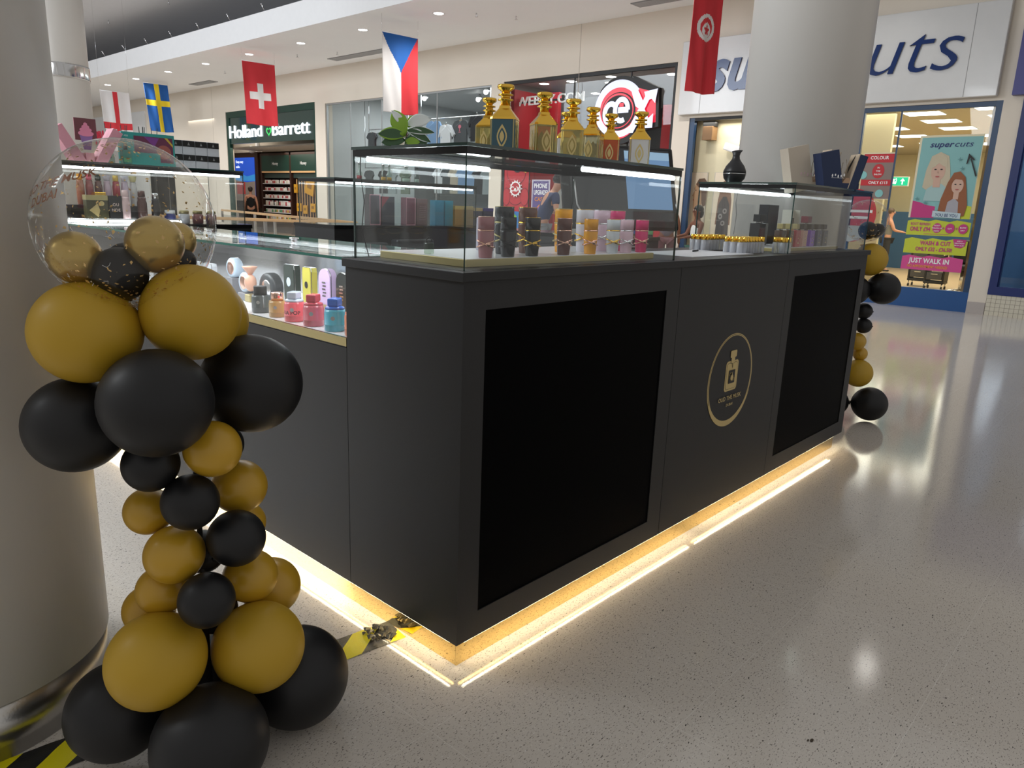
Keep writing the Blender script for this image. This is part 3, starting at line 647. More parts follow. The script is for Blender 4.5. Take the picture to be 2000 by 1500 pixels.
# ------------------------------------------------------------------ gold topped decanters on the near case
def decanter(label, loc, rz, s, liquid, panel=None, lev=1.0):
    o = thing('decanter', label, 'perfume decanter', loc, rz, 'gold topped decanters on the near glass case'); w_ = .0345*s; hb = .090*s
    t = MB(); q = .22; n = [(-w_, -w_*(1-q)), (-w_*(1-q), -w_), (w_*(1-q), -w_), (w_, -w_*(1-q)), (w_, w_*(1-q)), (w_*(1-q), w_), (-w_*(1-q), w_), (-w_, w_*(1-q))]
    t.prism(n, (0, 0, .0), (1, 0, 0), (0, 1, 0), (0, 0, 1), hb, liquid); t.build('glass_body', o)
    t = MB(); k = 8
    prof = [(w_*1.34, hb), (w_*1.30, hb+.006*s), (w_*.62, hb+.026*s)]
    vs = []; fs = []
    for r_, z in ((1.03, hb-.001), (1.02, hb+.004*s), (.46, hb+.028*s), (.40, hb+.036*s)):
        vs += [(x*r_, y*r_, z) for x, y in n]
    for j in range(3):
        for i in range(8): fs.append((j*8+i, j*8+(i+1) % 8, (j+1)*8+(i+1) % 8, (j+1)*8+i))
    t.add(vs, fs+[tuple(24+i for i in range(8))], gold)
    z = hb+.036*s; t.lathe([(w_*.40, z), (w_*.37, z+.012*s), (w_*.62, z+.014*s), (w_*.62, z+.017*s), (w_*.38, z+.019*s), (w_*.36, z+.026*s), (w_*.60, z+.027*s), (w_*.60, z+.030*s), (w_*.3, z+.031*s)], gold, 20)
    t.build('gold_shoulder', o)
    t = MB(); z = hb+.067*s; t.lathe([(w_*.30, z), (w_*.34, z+.006*s), (w_*.66, z+.013*s), (w_*.70, z+.018*s), (w_*.66, z+.023*s), (w_*.5, z+.024*s), (w_*.3, z+.020*s)], gold, 20); t.build('stopper', o)
    t = MB()
    for sx in (-1, 1):
        for sy in (-1, 1): t.box((sx*w_*.90-.0015, sy*w_*.90-.0015, .001), (sx*w_*.90+.0015, sy*w_*.90+.0015, hb), goldbr)
    t.recalc = True
    for k in range(4):
        a_ = Art((Matrix.Rotation(k*pi/2, 3, 'Z') @ Vector((0, -w_-.0002, hb*.48))), Matrix.Rotation(k*pi/2, 3, 'Z') @ Vector((1, 0, 0)), (0, 0, 1), .0004)
        if panel: a_.rect(-w_*.78, -hb*.44, w_*.78, hb*.48, panel)
        leaf = [(w_*.42*sin(pi*j/8)*(1), -hb*.36+hb*.72*j/8) for j in range(9)]+[(-w_*.42*sin(pi*j/8), -hb*.36+hb*.72*j/8) for j in range(7, 0, -1)]
        a_.poly(leaf, goldpr); a_.poly([(x*.72, y*.72) for x, y in leaf], panel or liquid); a_.poly([(x*.45, y*.5) for x, y in leaf], goldpr)
        t.add(a_.mb.v, [f for f in a_.mb.f], goldpr) if False else None
        b2 = a_.mb; base = len(t.v); 
        for m_ in b2.mats: t.mi(m_)
        t.v += b2.v; t.f += [tuple(base+i for i in f) for f in b2.f]; t.m += [t.mi(b2.mats[i]) for i in b2.m]; t.sm += b2.sm
    t.recalc = False; t.build('filigree_panel', o)
    return o
lq = mat('pale_gold_liquid', (.66, .56, .20), .05, trans=.75, ior=1.35, coat=.5); lqo = mat('amber_red_liquid', (.75, .13, .02), .05, trans=.5, ior=1.35, coat=.5)
lqb = mat('petrol_enamel', (.01, .07, .10), .12, coat=.6); lqw = mat('milk_enamel', (.62, .60, .60), .2, coat=.4); lqc = mat('clear_pale_liquid', (.74, .70, .48), .04, trans=.85, ior=1.35, coat=.5)
TZ = 1.4506
for a_ in [('clear yellow decanter half hidden behind the petrol blue one', (.405, .325, TZ), .3, .93, lq), ('petrol blue decanter with gold leaf panels, tallest of the row', (.36, .215, TZ), .55, 1.06, lqb, lqb),
           ('pale yellow decanter standing alone left of the group of three', (.50, .185, TZ), 1.0, 1.03, lq), ('slim pale decanter hidden behind the third yellow one', (.80, .335, TZ), .6, .95, lqw, lqw),
           ('broad yellow decanter in the middle of the row', (.66, .20, TZ), .70, 1.04, lq), ('nearly clear pale decanter just left of the orange red one', (.80, .225, TZ), .35, 1.0, lqc),
           ('orange red decanter, second from the right', (.902, .222, TZ), .6, .95, lqo), ('white decanter with gold leaf panels at the right end', (1.0, .165, TZ), .62, 1.03, lqw, lqw)]: decanter(*a_)

# potted sprig on the near case
pl = thing('artificial_plant', 'artificial sprig with green and white edged leaves on the left end of the near case', 'plant', (.055, .30, 1.4506))
lf = mat('leaf_green', (.28, .50, .05), .35); lfd = mat('leaf_dark', (.05, .12, .05), .3); lfw = mat('leaf_white', (.85, .92, .92), .35)
def leaf(parent, base, dirv, upv, L, W, m, rim=None, name='leaf'):
    L *= 1.4; W *= 1.45; base = tuple(1.25*q for q in base)
    d = Vector(dirv).normalized(); n = Vector(upv); n = (n-d*n.dot(d)).normalized(); s_ = d.cross(n); t = MB(); t.recalc = False; b_ = Vector(base); rows = []
    for j in range(9):
        u = j/8; ww = W*sin(pi*min(1, u*.96+.03))**.8; c_ = b_+d*L*u+n*(.22*L*sin(pi*u)*.5)-Vector((0, 0, L*.12*u*u))
        rows.append([c_-s_*ww, c_-s_*ww*.75, c_-n*.002, c_+s_*ww*.75, c_+s_*ww])
    vs = [p for r_ in rows for p in r_]; f1 = []; f2 = []
    for j in range(8):
        for i in range(4): (f2 if i in (0, 3) else f1).append((j*5+i, j*5+i+1, (j+1)*5+i+1, (j+1)*5+i))
    t.add(vs, f1, m, True); t.add(vs, f2, rim or m, True)
    e = t.build(name, parent); md = e.modifiers.new('thick', 'SOLIDIFY'); md.thickness = .0008; return e
t = MB(); t.tube([(0, 0, .001), (.002, 0, .02), (.006, .002, .045)], .0016, mat('stem', (.12, .16, .05), .5), 6); t.tube([(0, 0, .001), (.012, 0, .03), (.03, -.005, .055)], .0012, mat('stem', (.12, .16, .05), .5), 6); t.build('stem', pl)
vw = (-.65, -.75, .1)
for bs, dv, L, W, m, rim in [((-.002, 0, .02), (-.22, .25, .9), .058, .016, lf, lf), ((0, 0, .022), (-.85, .55, .12), .052, .012, lfd, lf), ((0, 0, .04), (-.45, .35, .75), .042, .007, lfw, lfw), ((.006, 0, .045), (.65, -.5, .35), .050, .012, lfw, lfw),
                            ((.004, 0, .035), (.6, -.45, -.25), .050, .009, lfd, lfw), ((.004, 0, .032), (.75, -.55, .1), .055, .008, lfd, lfw), ((0, 0, .012), (-.7, .5, -.02), .045, .011, lfd, lfd), ((0, 0, .010), (.8, -.5, .15), .046, .013, lfd, lfd), ((.01, 0, .04), (.35, -.2, .8), .03, .008, lf, lf), ((0, 0, .008), (.4, -.4, .1), .03, .010, lf, lfd)]:
    leaf(pl, bs, dv, vw, L, W, m, rim)

# ------------------------------------------------------------------ perfumes in the lit side showcase (shelf z .893)
SZ = .8932; FR = 'front row of perfumes in the lit side showcase'; BR = 'back row of perfumes in the lit side showcase'
def art_on(t, a_):
    b2 = a_.mb; base = len(t.v)
    t.v += b2.v; t.f += [tuple(base+i for i in f) for f in b2.f]; t.m += [t.mi(b2.mats[i]) for i in b2.m]; t.sm += b2.sm; t.recalc = False
def curved_text(t, body, r, ang, z, h, m, bold=.012):
    vs, fs, x0, x1 = glyphs(body, bold); k = h/.73; W = (x1-x0)*k
    t.add([(r*cos(ang+((x-x0)*k-W/2)/r), r*sin(ang+((x-x0)*k-W/2)/r), z+y*k) for x, y in vs], fs, m); t.recalc = False
VA = radians(218)      # azimuth of the side that faces the aisle corner
def jar(label, y, x, r, h, cb, cc, text=None, cap='plain', capm=None, grp=FR):
    o = thing('perfume_jar', label, 'perfume bottle', (x, y, SZ), 0, grp); mb_ = mat('jar_'+label[:24], cb, .3, coat=.4); mc_ = capm or mat('cap_'+label[:24], cc, .25, coat=.4); hb = h*.66
    t = MB(); t.lathe([(r*.93, 0), (r, .003), (r, hb*.28), (r*1.02, hb*.29), (r*1.02, hb*.31), (r, hb*.32), (r, hb*.86), (r*.94, hb*.9), (r*.94, hb)], mb_, 32); t.build('body', o)
    t = MB(); z = hb
    if cap == 'cyl': t.lathe([(r*.72, z), (r*.72, h-.002), (r*.68, h)], mc_, 28)
    else:
        t.lathe([(r*.90, z), (r*.90, z+h*.06), (r*.62, z+h*.10)], mc_, 28); t.X = Matrix.Rotation(.6, 4, 'Z'); t.bbox((-r*.68, -r*.5, z+h*.10), (r*.68, r*.5, h), mc_, .004)
    t.build('cap', o)
    t = MB()
    if text: curved_text(t, text, r*1.008, VA, hb*.38, hb*.2, blk)
    disc = mat('silver_disc', (.65, .66, .68), .2, .6)
    n = Vector((cos(VA+.1), sin(VA+.1), 0)); u = Vector((-n.y, n.x, 0)); c_ = n*(r*1.01); 
    t.add([c_+u*r*.2*cos(2*pi*k/20)+Vector((0, 0, hb*.62+r*.2*sin(2*pi*k/20))) for k in range(20)], [tuple(range(20))], disc); t.recalc = False
    t.build('label_print', o); return o
jar('amber round perfume jar with copper cap and black label', 1.00, .055, .030, .085, (.50, .27, .07), None, None, 'cyl', rosegold)
jar('coral perfume jar with clear silvery cap and dark lettering', .885, .052, .034, .100, (.82, .10, .13), (.55, .62, .72), 'UA POP')
jar('matt raspberry red perfume jar with red cap', .765, .05, .034, .104, (.62, .09, .13), (.62, .06, .09))
jar('turquoise perfume jar with bright blue cap', .645, .052, .034, .104, (.05, .42, .58), (.02, .13, .62))
jar('orange perfume jar half cut off by the tall black counter unit', .535, .05, .032, .108, (.85, .20, .05), (.80, .16, .04), None, 'cyl')
jar('dark grey perfume canister with black band left of the amber jar', 1.125, .06, .032, .095, (.05, .06, .06), None, None, 'cyl', blackmat)
def flask(label, x, y, w_, h, col, arch=True, cap=None, disc=None, grp=BR, rz=.0, dz=0, d=.030):
    w_ *= 1.1; h *= 1.1; o = thing('perfume_flask', label, 'perfume bottle', (x, y, SZ+dz), rz, grp); m = mat('flask_'+label[:24], col, .14, coat=.6); t = MB(); q = w_/2
    pts = [(-q, 0), (q, 0), (q, h-q if arch else h*.9)]
    if arch: pts += [(q*cos(a), h-q+q*sin(a)) for a in [pi*k/12 for k in range(1, 12)]]
    else: pts += [(q*.85, h), (-q*.85, h)]
    pts += [(-q, h-q if arch else h*.9)]
    t.prism(pts, (-d/2, 0, 0), (0, -1, 0), (0, 0, 1), (1, 0, 0), d, m); t.build('body', o)
    t = MB(); t.prism([(x_*1.04, z_*1.02-.001) for x_, z_ in pts], (-d/2+.004, 0, 0), (0, -1, 0), (0, 0, 1), (1, 0, 0), .003, cap or silver); t.build('metal_rim', o)
    a_ = Art((-d/2-.0006, 0, 0), (0, -1, 0), (0, 0, 1), .0003)
    if disc: a_.ell(0, h*.62, q*.42, q*.5, disc); a_.rect(-q*.4, h*.15, q*.4, h*.22, disc)
    else: 
        for k in range(5): a_.rect(-q*.35+q*.1*(k % 2), h*(.42+.07*k), q*.35-q*.1*((k+1) % 2), h*(.45+.07*k), silver)
        a_.rect(-q*.45, h*.16, q*.4, h*.26, goldbr)
    a_.build('label_print', o); return o
flask('black arched perfume flask with silver emblem, at the right end behind the blue capped jar', .20, .80, .06, .150, (.015, .02, .02))
flask('lilac arched perfume flask with silver emblem', .20, .905, .062, .155, (.58, .44, .68))
flask('slim yellow perfume flask with dark oval badge', .20, 1.02, .046, .150, (.55, .50, .08), False, silver, blackmat)
flask('dark green square perfume flask with pale round badge', .20, 1.14, .062, .150, (.03, .045, .04), False, silver, mat('pale_badge', (.6, .7, .85), .3))
o = thing('perfume_flask', 'dark grey tyre shaped perfume bottle standing on its edge', 'perfume bottle', (.20, 1.30, SZ), 0, BR)
t = MB(); t.X = Matrix.Translation((-.02, 0, .062)) @ Matrix.Rotation(pi/2, 4, 'Y'); tm = mat('tyre_grey', (.05, .055, .06), .4)
prof = [(.0, 0), (.045, 0), (.058, .004), (.060, .010)]+[(.060-.002*(k % 2), .012+.003*k) for k in range(8)]+[(.060, .038), (.056, .044), (0, .044)]
t.lathe(prof, tm, 40); t.build('body', o); t = MB(); t.X = Matrix.Translation((-.022, 0, .062)) @ Matrix.Rotation(pi/2, 4, 'Y'); t.lathe([(.03, 0), (.034, .002), (.034, .003)], silver, 28); t.build('badge', o)
for (y_, x_, lb) in ((1.62, .22, 'round white clock shaped perfume bottle with copper dial'), (1.46, .19, 'round white perfume bottle next to the patterned candy shaped one')):
    o = thing('perfume_flask', lb, 'perfume bottle', (x_, y_, SZ), 0, BR); z0 = .075 if y_ > 1.6 else .03
    t = MB(); t.bbox((-.03, -.03, 0), (.03, .03, z0), mat('grey_block', (.22, .22, .24), .3), .003); t.build('stand_block', o)
    t = MB(); t.X = Matrix.Translation((-.02, 0, z0+.040)) @ Matrix.Rotation(pi/2, 4, 'Y'); t.lathe([(0, 0), (.036, 0), (.042, .006), (.042, .034), (.036, .04), (0, .04)], mat('milk_blue', (.55, .68, .82), .2, coat=.5), 32); t.build('body', o)
    t = MB(); t.X = Matrix.Translation((-.0215, 0, z0+.040)) @ Matrix.Rotation(pi/2, 4, 'Y'); t.lathe([(.0, 0), (.024, 0), (.028, .001), (.028, .002)], rosegold, 28); t.build('dial', o)
o = thing('perfume_flask', 'candy shaped patterned perfume bottle on a square foot', 'perfume bottle', (.17, 1.40, SZ), 0, BR)
t = MB(); pat = mat('patterned', (.75, .42, .30), .3); t.bbox((-.018, -.02, 0), (.018, .02, .03), goldbr, .003); t.sphere((0, 0, .075), .028, pat, 20, 12, (.8, 1, 1.25)); t.lathe([(.006, .105), (.028, .135), (.03, .14), (.0, .142)], pat, 16); t.build('body', o)
for k in range(5):
    y_ = 1.72+k*.13
    flask(['pale square perfume flask with grey cube cap, next to the round clock bottle', 'pale square perfume flask with grey cube cap behind the gold balloon', 'dark boxed perfume behind the upper balloons', 'pale boxed perfume far back in the showcase', 'dark boxed perfume at the far end of the showcase'][k], .16, y_, .06, .115, [(.55, .58, .62), (.6, .6, .6), (.05, .05, .06), (.6, .55, .5), (.03, .03, .03)][k], False)

# ------------------------------------------------------------------ far glass case contents
FC = 'small perfumes on the tray of the far case'
def small(label, x, y, col, w_=.036, h=.082, cap=None, grp=FC, z=1.1516, txt=False, rz=.0):
    o = thing('perfume_bottle', label, 'perfume bottle', (x, y, z), rz, grp); m = mat('pf_'+label[:26], col, .18, coat=.5)
    t = MB(); t.bbox((-w_/2, -w_*.35, 0), (w_/2, w_*.35, h*.72), m, .003); t.build('body', o)
    t = MB(); t.cyl((0, 0, h*.72), (0, 0, h*.78), w_*.16, silver, 12); t.bbox((-w_*.3, -w_*.25, h*.77), (w_*.3, w_*.25, h), cap or m, .002); t.build('cap', o)
    if txt:
        a_ = Art((0, -w_*.35-.0004, h*.36), (1, 0, 0), (0, 0, 1), .0003)
        for q in range(6): a_.poly([(-w_*.28+w_*.5*abs(sin(q*2.1)), -h*.2+q*h*.07), (-w_*.05+w_*.3*abs(cos(q*1.7)), -h*.22+q*h*.07), (w_*.1+w_*.2*sin(q), -h*.16+q*h*.07)], goldpr)
        a_.build('script_print', o)
    return o
for x, c_, lb in [(2.34, (.07, .04, .03), 'bronze brown small perfume bottle at the left end of the far tray'), (2.43, (.12, .07, .04), 'brown small perfume bottle with gold script, second on the far tray'), (2.52, (.45, .02, .05), 'crimson small perfume bottle on the far tray'),
                  (2.61, (.60, .34, .28), 'rose gold small perfume bottle beside the violet one'), (2.71, (.22, .06, .55), 'violet small perfume bottle on the far tray'), (2.81, (.05, .06, .12), 'navy small perfume bottle with white script on the far tray'), (2.90, (.10, .10, .11), 'graphite small perfume bottle at the right end of the far tray')]:
    small(lb, x, .185, c_, .058, .115, blackrail if x > 2.6 else goldbr, txt=True)
small('black square perfume bottle at the left of the far tray, back row', 2.37, .32, (.01, .01, .012), .075, .155, blackmat)
small('second black square perfume bottle in the back row, right of the first', 2.49, .36, (.012, .014, .02), .075, .155, blackmat)
small('single burgundy and black bottle standing apart at the right of the far tray', 2.97, .31, (.03, .008, .015), .085, .155, mat('cap_wine', (.2, .02, .05), .2))
t = MB(); t.bbox((2.66, .40, 1.1516), (2.79, .455, 1.36), mat('box_black', (.012, .012, .014), .3), .001); one(t, 'perfume_box', 'tall plain black perfume box in the far glass case', 'box')
pb = thing('perfume_box', 'open presentation box with a yellow perfume bottle in the far glass case', 'box', (2.65, .275, 1.1516)); pb.scale = (1.1, 1, 1.15)
t = MB(); t.box((-.05, 0, 0), (.05, .02, .16), mat('ivory', (.72, .68, .60), .4)); t.box((-.05, -.03, 0), (-.047, 0, .16), mat('ivory', (.72, .68, .60), .4)); t.box((.047, -.03, 0), (.05, 0, .16), mat('ivory', (.72, .68, .60), .4)); t.build('open_box', pb)
t = MB(); t.bbox((-.022, -.026, .03), (.022, -.004, .095), mat('yellow_perfume', (.80, .48, .08), .1, coat=.5), .003); t.bbox((-.010, -.02, .098), (.010, -.008, .125), blackmat, .002); t.build('bottle', pb)
# tester vials on the open worktop and in front of the case
v0 = None; rnd = random.Random(2); clr = mat('vial_glass', (.8, .83, .88), .12, trans=.6, ior=1.3)
pos = [(1.84+.031*i, .33+.03*j) for j in range(3) for i in range(7)]+[(1.80+.0305*i, .13+.034*j) for j in range(3) for i in range(8)]+[(2.085+.03*i, .06+.034*j) for j in range(2) for i in range(3)]
for i, (x, y) in enumerate(pos):
    row = 'rear' if y > .32 else 'front'; nth = i % 7 if i < 21 else (i-21) % 8; line = i//7 if i < 21 else (i-21)//8
    if x > 2.05: x += .0; y = y
    if 2.03 < x < 2.075: continue
    x += rnd.uniform(-.003, .003); y += rnd.uniform(-.003, .003)
    if v0 is None:
        v0 = thing('tester_vial', 'small clear tester vial with gold cap, among the crowd beside the far case', 'vial', (x, y, CT+.0004), 0, 'gold capped tester vials')
        t = MB(); t.lathe([(.0115, 0), (.012, .001), (.012, .044), (.007, .050)], clr, 14); t.build('glass_body', v0)
        t = MB(); t.lathe([(.0095, .049), (.010, .050), (.010, .070), (.009, .071)], gold, 14); t.build('cap', v0)
    else:
        o = copy_tree(v0); o.location = (x, y, CT+.0004)
        o['label'] = 'gold capped clear vial, %s from left, %s line of the %s cluster' % (ORD[nth], ['first', 'second', 'third', 'third'][min(line, 3)], row)
    if x > 2.05:
        for q in ([v0] if i == 0 else [o]): q['label'] = 'gold capped clear tester vial inside the far case, %s from the left, %s line' % (ORD[(i-45) % 3], 'near' if y < .08 else 'rear')
t = MB(); t.bbox((1.30, .08, CT), (1.83, .36, CT+.002), mat('paper', (.72, .74, .78), .4), .0005); one(t, 'paper_sheet', 'pale sheet lying on the open worktop between the two glass cases', 'paper')
t = MB(); t.tube([(1.62, .26, CT+.006), (1.70, .28, CT+.006)], .0035, blackmat, 8); one(t, 'pen', 'short black pen lying on the pale sheet on the worktop', 'pen')

# ------------------------------------------------------------------ on top of the far case: diffuser vase and open gift boxes
t = MB(); t.lathe([(.026, 0), (.030, .003), (.046, .022), (.050, .040), (.050, .041)], mat('vase_black', (.018, .018, .02), .35), 36); D_ = thing('aroma_diffuser', 'black vase shaped aroma diffuser with a slanted lip on the far glass case', 'diffuser', (2.235, .41, 1.4506))
t.build('base_bowl', D_)
t = MB(); vb = mat('vase_black', (.018, .018, .02), .35); prof = [(.0505, .043), (.049, .055), (.040, .075), (.026, .092), (.017, .105), (.015, .118), (.018, .130)]
t.lathe(prof, vb, 36)
n = 36; vs = []; fs = []
for k, (r_, z) in enumerate([(.018, .130), (.024, .139)]):
    for i in range(n):
        a_ = 2*pi*i/n; vs.append((r_*cos(a_)+(.006 if k else 0)*1, r_*sin(a_), z+(k*.006*cos(a_))))
for i in range(n): fs.append((i, (i+1) % n, n+(i+1) % n, n+i))
t.add(vs, fs, vb, True); t.build('neck', D_)
t = MB(); t.lathe([(.0508, .0408), (.0512, .042), (.0508, .0432)], silver, 36)
for k in range(24):
    a_ = radians(180+k*4.5); t.box((-.0001, 0, 0), (.0001, .0001, .0001), vb)
t.build('ring', D_); D_.scale = (1.1, 1.1, 1.12)
def giftbox(label, x, y, s, mo, mi_, logo=None, H=.185, z=1.4506, grp='open V shaped gift boxes on the far glass case', rz=radians(-42)):
    o = thing('gift_box', label, 'gift box', (x, y, z), rz, grp); W = .098*s; D2 = .085*s; H *= s
    for sg, nm in ((-1, 'left_door'), (1, 'right_door')):
        t = MB(); tilt = .24
        t.X = Matrix.Translation((sg*.012*s, 0, 0)) @ Matrix.Rotation(sg*tilt, 4, 'Y')
        if sg < 0: t.box((-W, -D2/2, 0), (0, D2/2, H*1.08), mo, mo)
        else:
            t.box((0, -D2/2, 0), (.004, D2/2, H*.98), mi_); W2 = W*.5; t.box((.004, -D2/2, 0), (W2, -D2/2+.004, H*.98), mo); t.box((.004, D2/2-.004, 0), (W2, D2/2, H*.98), mo); t.box((W2-.003, -D2/2, 0), (W2, D2/2, H*.98), mo)
            t.box((.004, -D2/2+.006, .01), (.010, D2/2-.006, H*.85), mi_)
            t.prism([(-D2*.28, H*.62), (D2*.05, H*.95), (D2*.1, H*.90), (-D2*.15, H*.45)], (-.0008, 0, 0), (0, -1, 0), (0, 0, 1), (-1, 0, 0), .0006, blk)
        t.build(nm, o)
    t = MB(); t.box((-W*.6, -D2/2+.001, 0), (W*.75, D2/2-.001, H*.16), mo)
    t.prism([(-W*.2, H*.16), (W*.35, H*.16), (W*.15, H*.30), (0, H*.30)], (0, -D2/2+.002, 0), (1, 0, 0), (0, 0, 1), (0, 1, 0), D2*.8, mat('tan_card', (.42, .27, .17), .5)); t.build('box_base', o)
    if logo:
        t = MB(); t.X = Matrix.Translation((-.012*s, 0, 0)) @ Matrix.Rotation(-tilt, 4, 'Y')
        a_ = Art((-W*.5, -D2/2-.0006, H*.35), (1, 0, 0), (0, 0, 1), .0003)
        for k in range(5): a_.ell(-W*.3+k*W*.16, .004*sin(k*2), .004, .008-.002*(k % 2), logo, 10)
        a_.rect(-W*.35, -.012, W*.35, -.0105, logo)
        art_on(t, a_); t.build('emblem', o)
    # paper shreds standing in the fold
    t = MB(); t.tube([(-.002, -.01, .06*s), (.006, -.02, .11*s), (.004, -.01, .15*s)], .002, mat('crepe', (.62, .55, .42), .5), 5); t.tube([(0, .015, .05*s), (-.006, .01, .10*s), (.0, .012, .135*s)], .002, mat('crepe', (.62, .55, .42), .5), 5); t.build('tissue', o)
    return o
cream = mat('cream_card', (.55, .47, .38), .5); inner = mat('inner_card', (.56, .45, .33), .5); navy = mat('navy_card', (.012, .025, .075), .45)
giftbox('open V shaped cream gift box on the far glass case, left of the navy one', 2.80, .24, 1.15, cream, inner, mat('pink_foil', (.65, .45, .48), .3))
giftbox('open V shaped navy blue gift box with silver emblem on the far glass case', 2.80, .085, 1.0, navy, inner, silver)

# ------------------------------------------------------------------ back left case contents and what stands on it
BL = 'boxed perfumes in the back left glass case'
def pbox(label, x, y, z, w_, d_, h, col, text=None, tm=None, bev=.001, lid=None, grp=BL, art=None, nm='perfume_box', rough=.3):
    o = thing(nm, label, 'box', (x, y, z), 0, grp); m = mat('bx_'+label[:30], col, rough)
    t = MB(); t.bbox((-w_/2, -d_/2, 0), (w_/2, d_/2, h*(1 if not lid else .82)), m, bev); t.build('carton', o)
    if lid: t = MB(); t.bbox((-w_/2-.001, -d_/2-.001, h*.82), (w_/2+.001, d_/2+.001, h), lid, bev); t.build('lid', o)
    if text or art:
        a_ = Art((0, -d_/2-.0006, 0), (1, 0, 0), (0, 0, 1), .0004)
        if art: art(a_, w_, h)
        if text:
            for k, s_ in enumerate(text): a_.text(s_, 0, h*(.62-.2*k), h*.11, tm or goldpr, align='c', bold=.01)
        a_.build('front_print', o)
    return o
def tallbottle(label, x, y, z, r, h, col, capc=None, flare=False, grp='tall perfume bottles in the back left glass case'):
    o = thing('perfume_bottle', label, 'perfume bottle', (x, y, z), 0, grp); m = mat('tb_'+label[:28], col, .25, coat=.4)
    t = MB(); t.lathe([(r*.85, 0), (r, .003), (r, h*.62), (r*.82, h*.70), (r*.86, h*.76), (r*.8, h*.80)], m, 24); t.build('body', o)
    t = MB(); t.lathe([(r*.5, h*.80), (r*.75, h*.82), (r*(1.05 if flare else .7), h*.985), (r*(1.0 if flare else .6), h)], capc or m, 24); t.build('cap', o)
zb = CT+.0004
t = MB(); t.bbox((.05, 3.20, CT), (.46, 3.40, CT+.09), blackrail, .001); one(t, 'riser_block', 'black step block under the rear perfumes in the back left case', 'riser')
dia = lambda a_, w_, h: (a_.poly([(-w_*.4, h*.45), (0, h*.7), (w_*.1, h*.45), (0, h*.2)], goldpr), a_.ell(w_*.2, h*.7, w_*.12, w_*.12, goldpr))
pbox('dark olive perfume box with gold diamond, at the left in the back left case', .07, 2.72, zb, .10, .05, .135, (.06, .055, .02), None, None, art=dia, lid=goldbr)
pbox('black perfume box with gold top in the back left case', .115, 2.80, zb, .05, .05, .150, (.012, .012, .012), ['ol', 'o'], goldpr, lid=gold)
pbox('black perfume box with pale lettering next to the pink bottle', .155, 2.72, zb, .062, .05, .135, (.012, .012, .014), ['OU', 'NDE'], mat('pale_rose_print', (.7, .55, .5), .4))
tallbottle('pale pink bottle in front of the black boxes in the back left case', .205, 2.705, zb, .022, .165, (.68, .48, .48), flare=False)
tallbottle('dark brown bottle, tallest of the front row in the back left case', .29, 2.715, zb, .024, .165, (.085, .03, .022))
tallbottle('black bottle with silver band at the right of the brown one', .36, 2.72, zb, .022, .155, (.012, .012, .014), silver)
for k, (c_, lb, cc) in enumerate([((.42, .15, .08), 'copper coloured rear bottle, leftmost on the step block', (.85, .35, .02)), ((.30, .06, .06), 'dark red rear bottle with pink cap on the step block', (.7, .08, .15)), ((.12, .04, .03), 'brown rear bottle with dark cap on the step block', (.02, .03, .02)),
        ((.55, .40, .48), 'lilac rear bottle with flared clear cap on the step block', (.6, .55, .62)), ((.40, .03, .04), 'crimson rear bottle on the step block', (.75, .5, .1)), ((.58, .45, .55), 'pale lilac rear bottle with flared cap beside the crimson one', (.65, .62, .7)), ((.62, .58, .56), 'white rear bottle with gold neck, rightmost on the step block', (.7, .6, .3))]):
    tallbottle(lb, .065+k*.043, 2.90, CT+.0905, .019, .155, c_, mat('tbc%d' % k, cc, .3), k in (3, 5, 6), 'rear bottles on the step block')
for k, (c_, lb) in enumerate([((.02, .03, .16), 'small navy jar with white lid in the back left case'), ((.6, .6, .65), 'small white jar with gold lid in the back left case'), ((.30, .12, .12), 'small maroon jar with gold lid in the back left case'), ((.25, .12, .14), 'small plum jar with gold lid in the back left case')]):
    o = thing('cream_jar', lb, 'jar', (.44+k*.075, 2.74, zb), 0, 'small lidded jars in the back left case'); m = mat('cj%d' % k, c_, .25, coat=.4)
    t = MB(); t.lathe([(.026, 0), (.029, .003), (.029, .045), (.024, .05)], m, 22); t.build('jar_body', o)
    t = MB(); t.lathe([(.026, .051), (.026, .066), (.024, .068)], white if k == 0 else goldbr, 22); t.build('lid', o)
# on top
tz = 1.4506
pnk = mat('pink_card', (.62, .28, .34), .5)
pv = thing('gift_box', 'open V shaped pink gift box with cupcake picture on the back left case', 'gift box', (.075, 2.78, tz))
for sg, nm in ((-1, 'left_door'), (1, 'right_door')):
    t = MB(); t.X = Matrix.Translation((sg*.018, 0, 0)) @ Matrix.Rotation(sg*.52, 4, 'Y'); t.bbox((-.05 if sg < 0 else 0, -.045, 0), (0 if sg < 0 else .05, .045, .20), pnk, .001); t.build(nm, pv)
t = MB(); t.bbox((-.02, -.035, 0), (.02, .035, .045), pnk, .001); t.build('box_base', pv)
a_ = Art((0, -.002, .02), (1, 0, 0), (0, 0, 1), .0005); a_.rect(-.05, .085, .05, .19, mat('pic_brown', (.16, .05, .06), .5)); a_.poly([(-.03, .11), (.03, .11), (.018, .04), (-.015, .04)], mat('pic_violet', (.28, .15, .38), .5))
for cx, cy, rx, ry in ((0, .118, .036, .014), (0, .135, .028, .012), (0, .149, .018, .010), (0, .161, .009, .009)): a_.ell(cx, cy, rx, ry, mat('pic_pink', (.75, .25, .38), .5))
art_on(t2 := MB(), a_); t2.box((-.05, .0, .105), (.05, .003, .21), pnk); t2.build('picture_card', pv)
teal = mat('teal_card', (.03, .30, .28), .45)
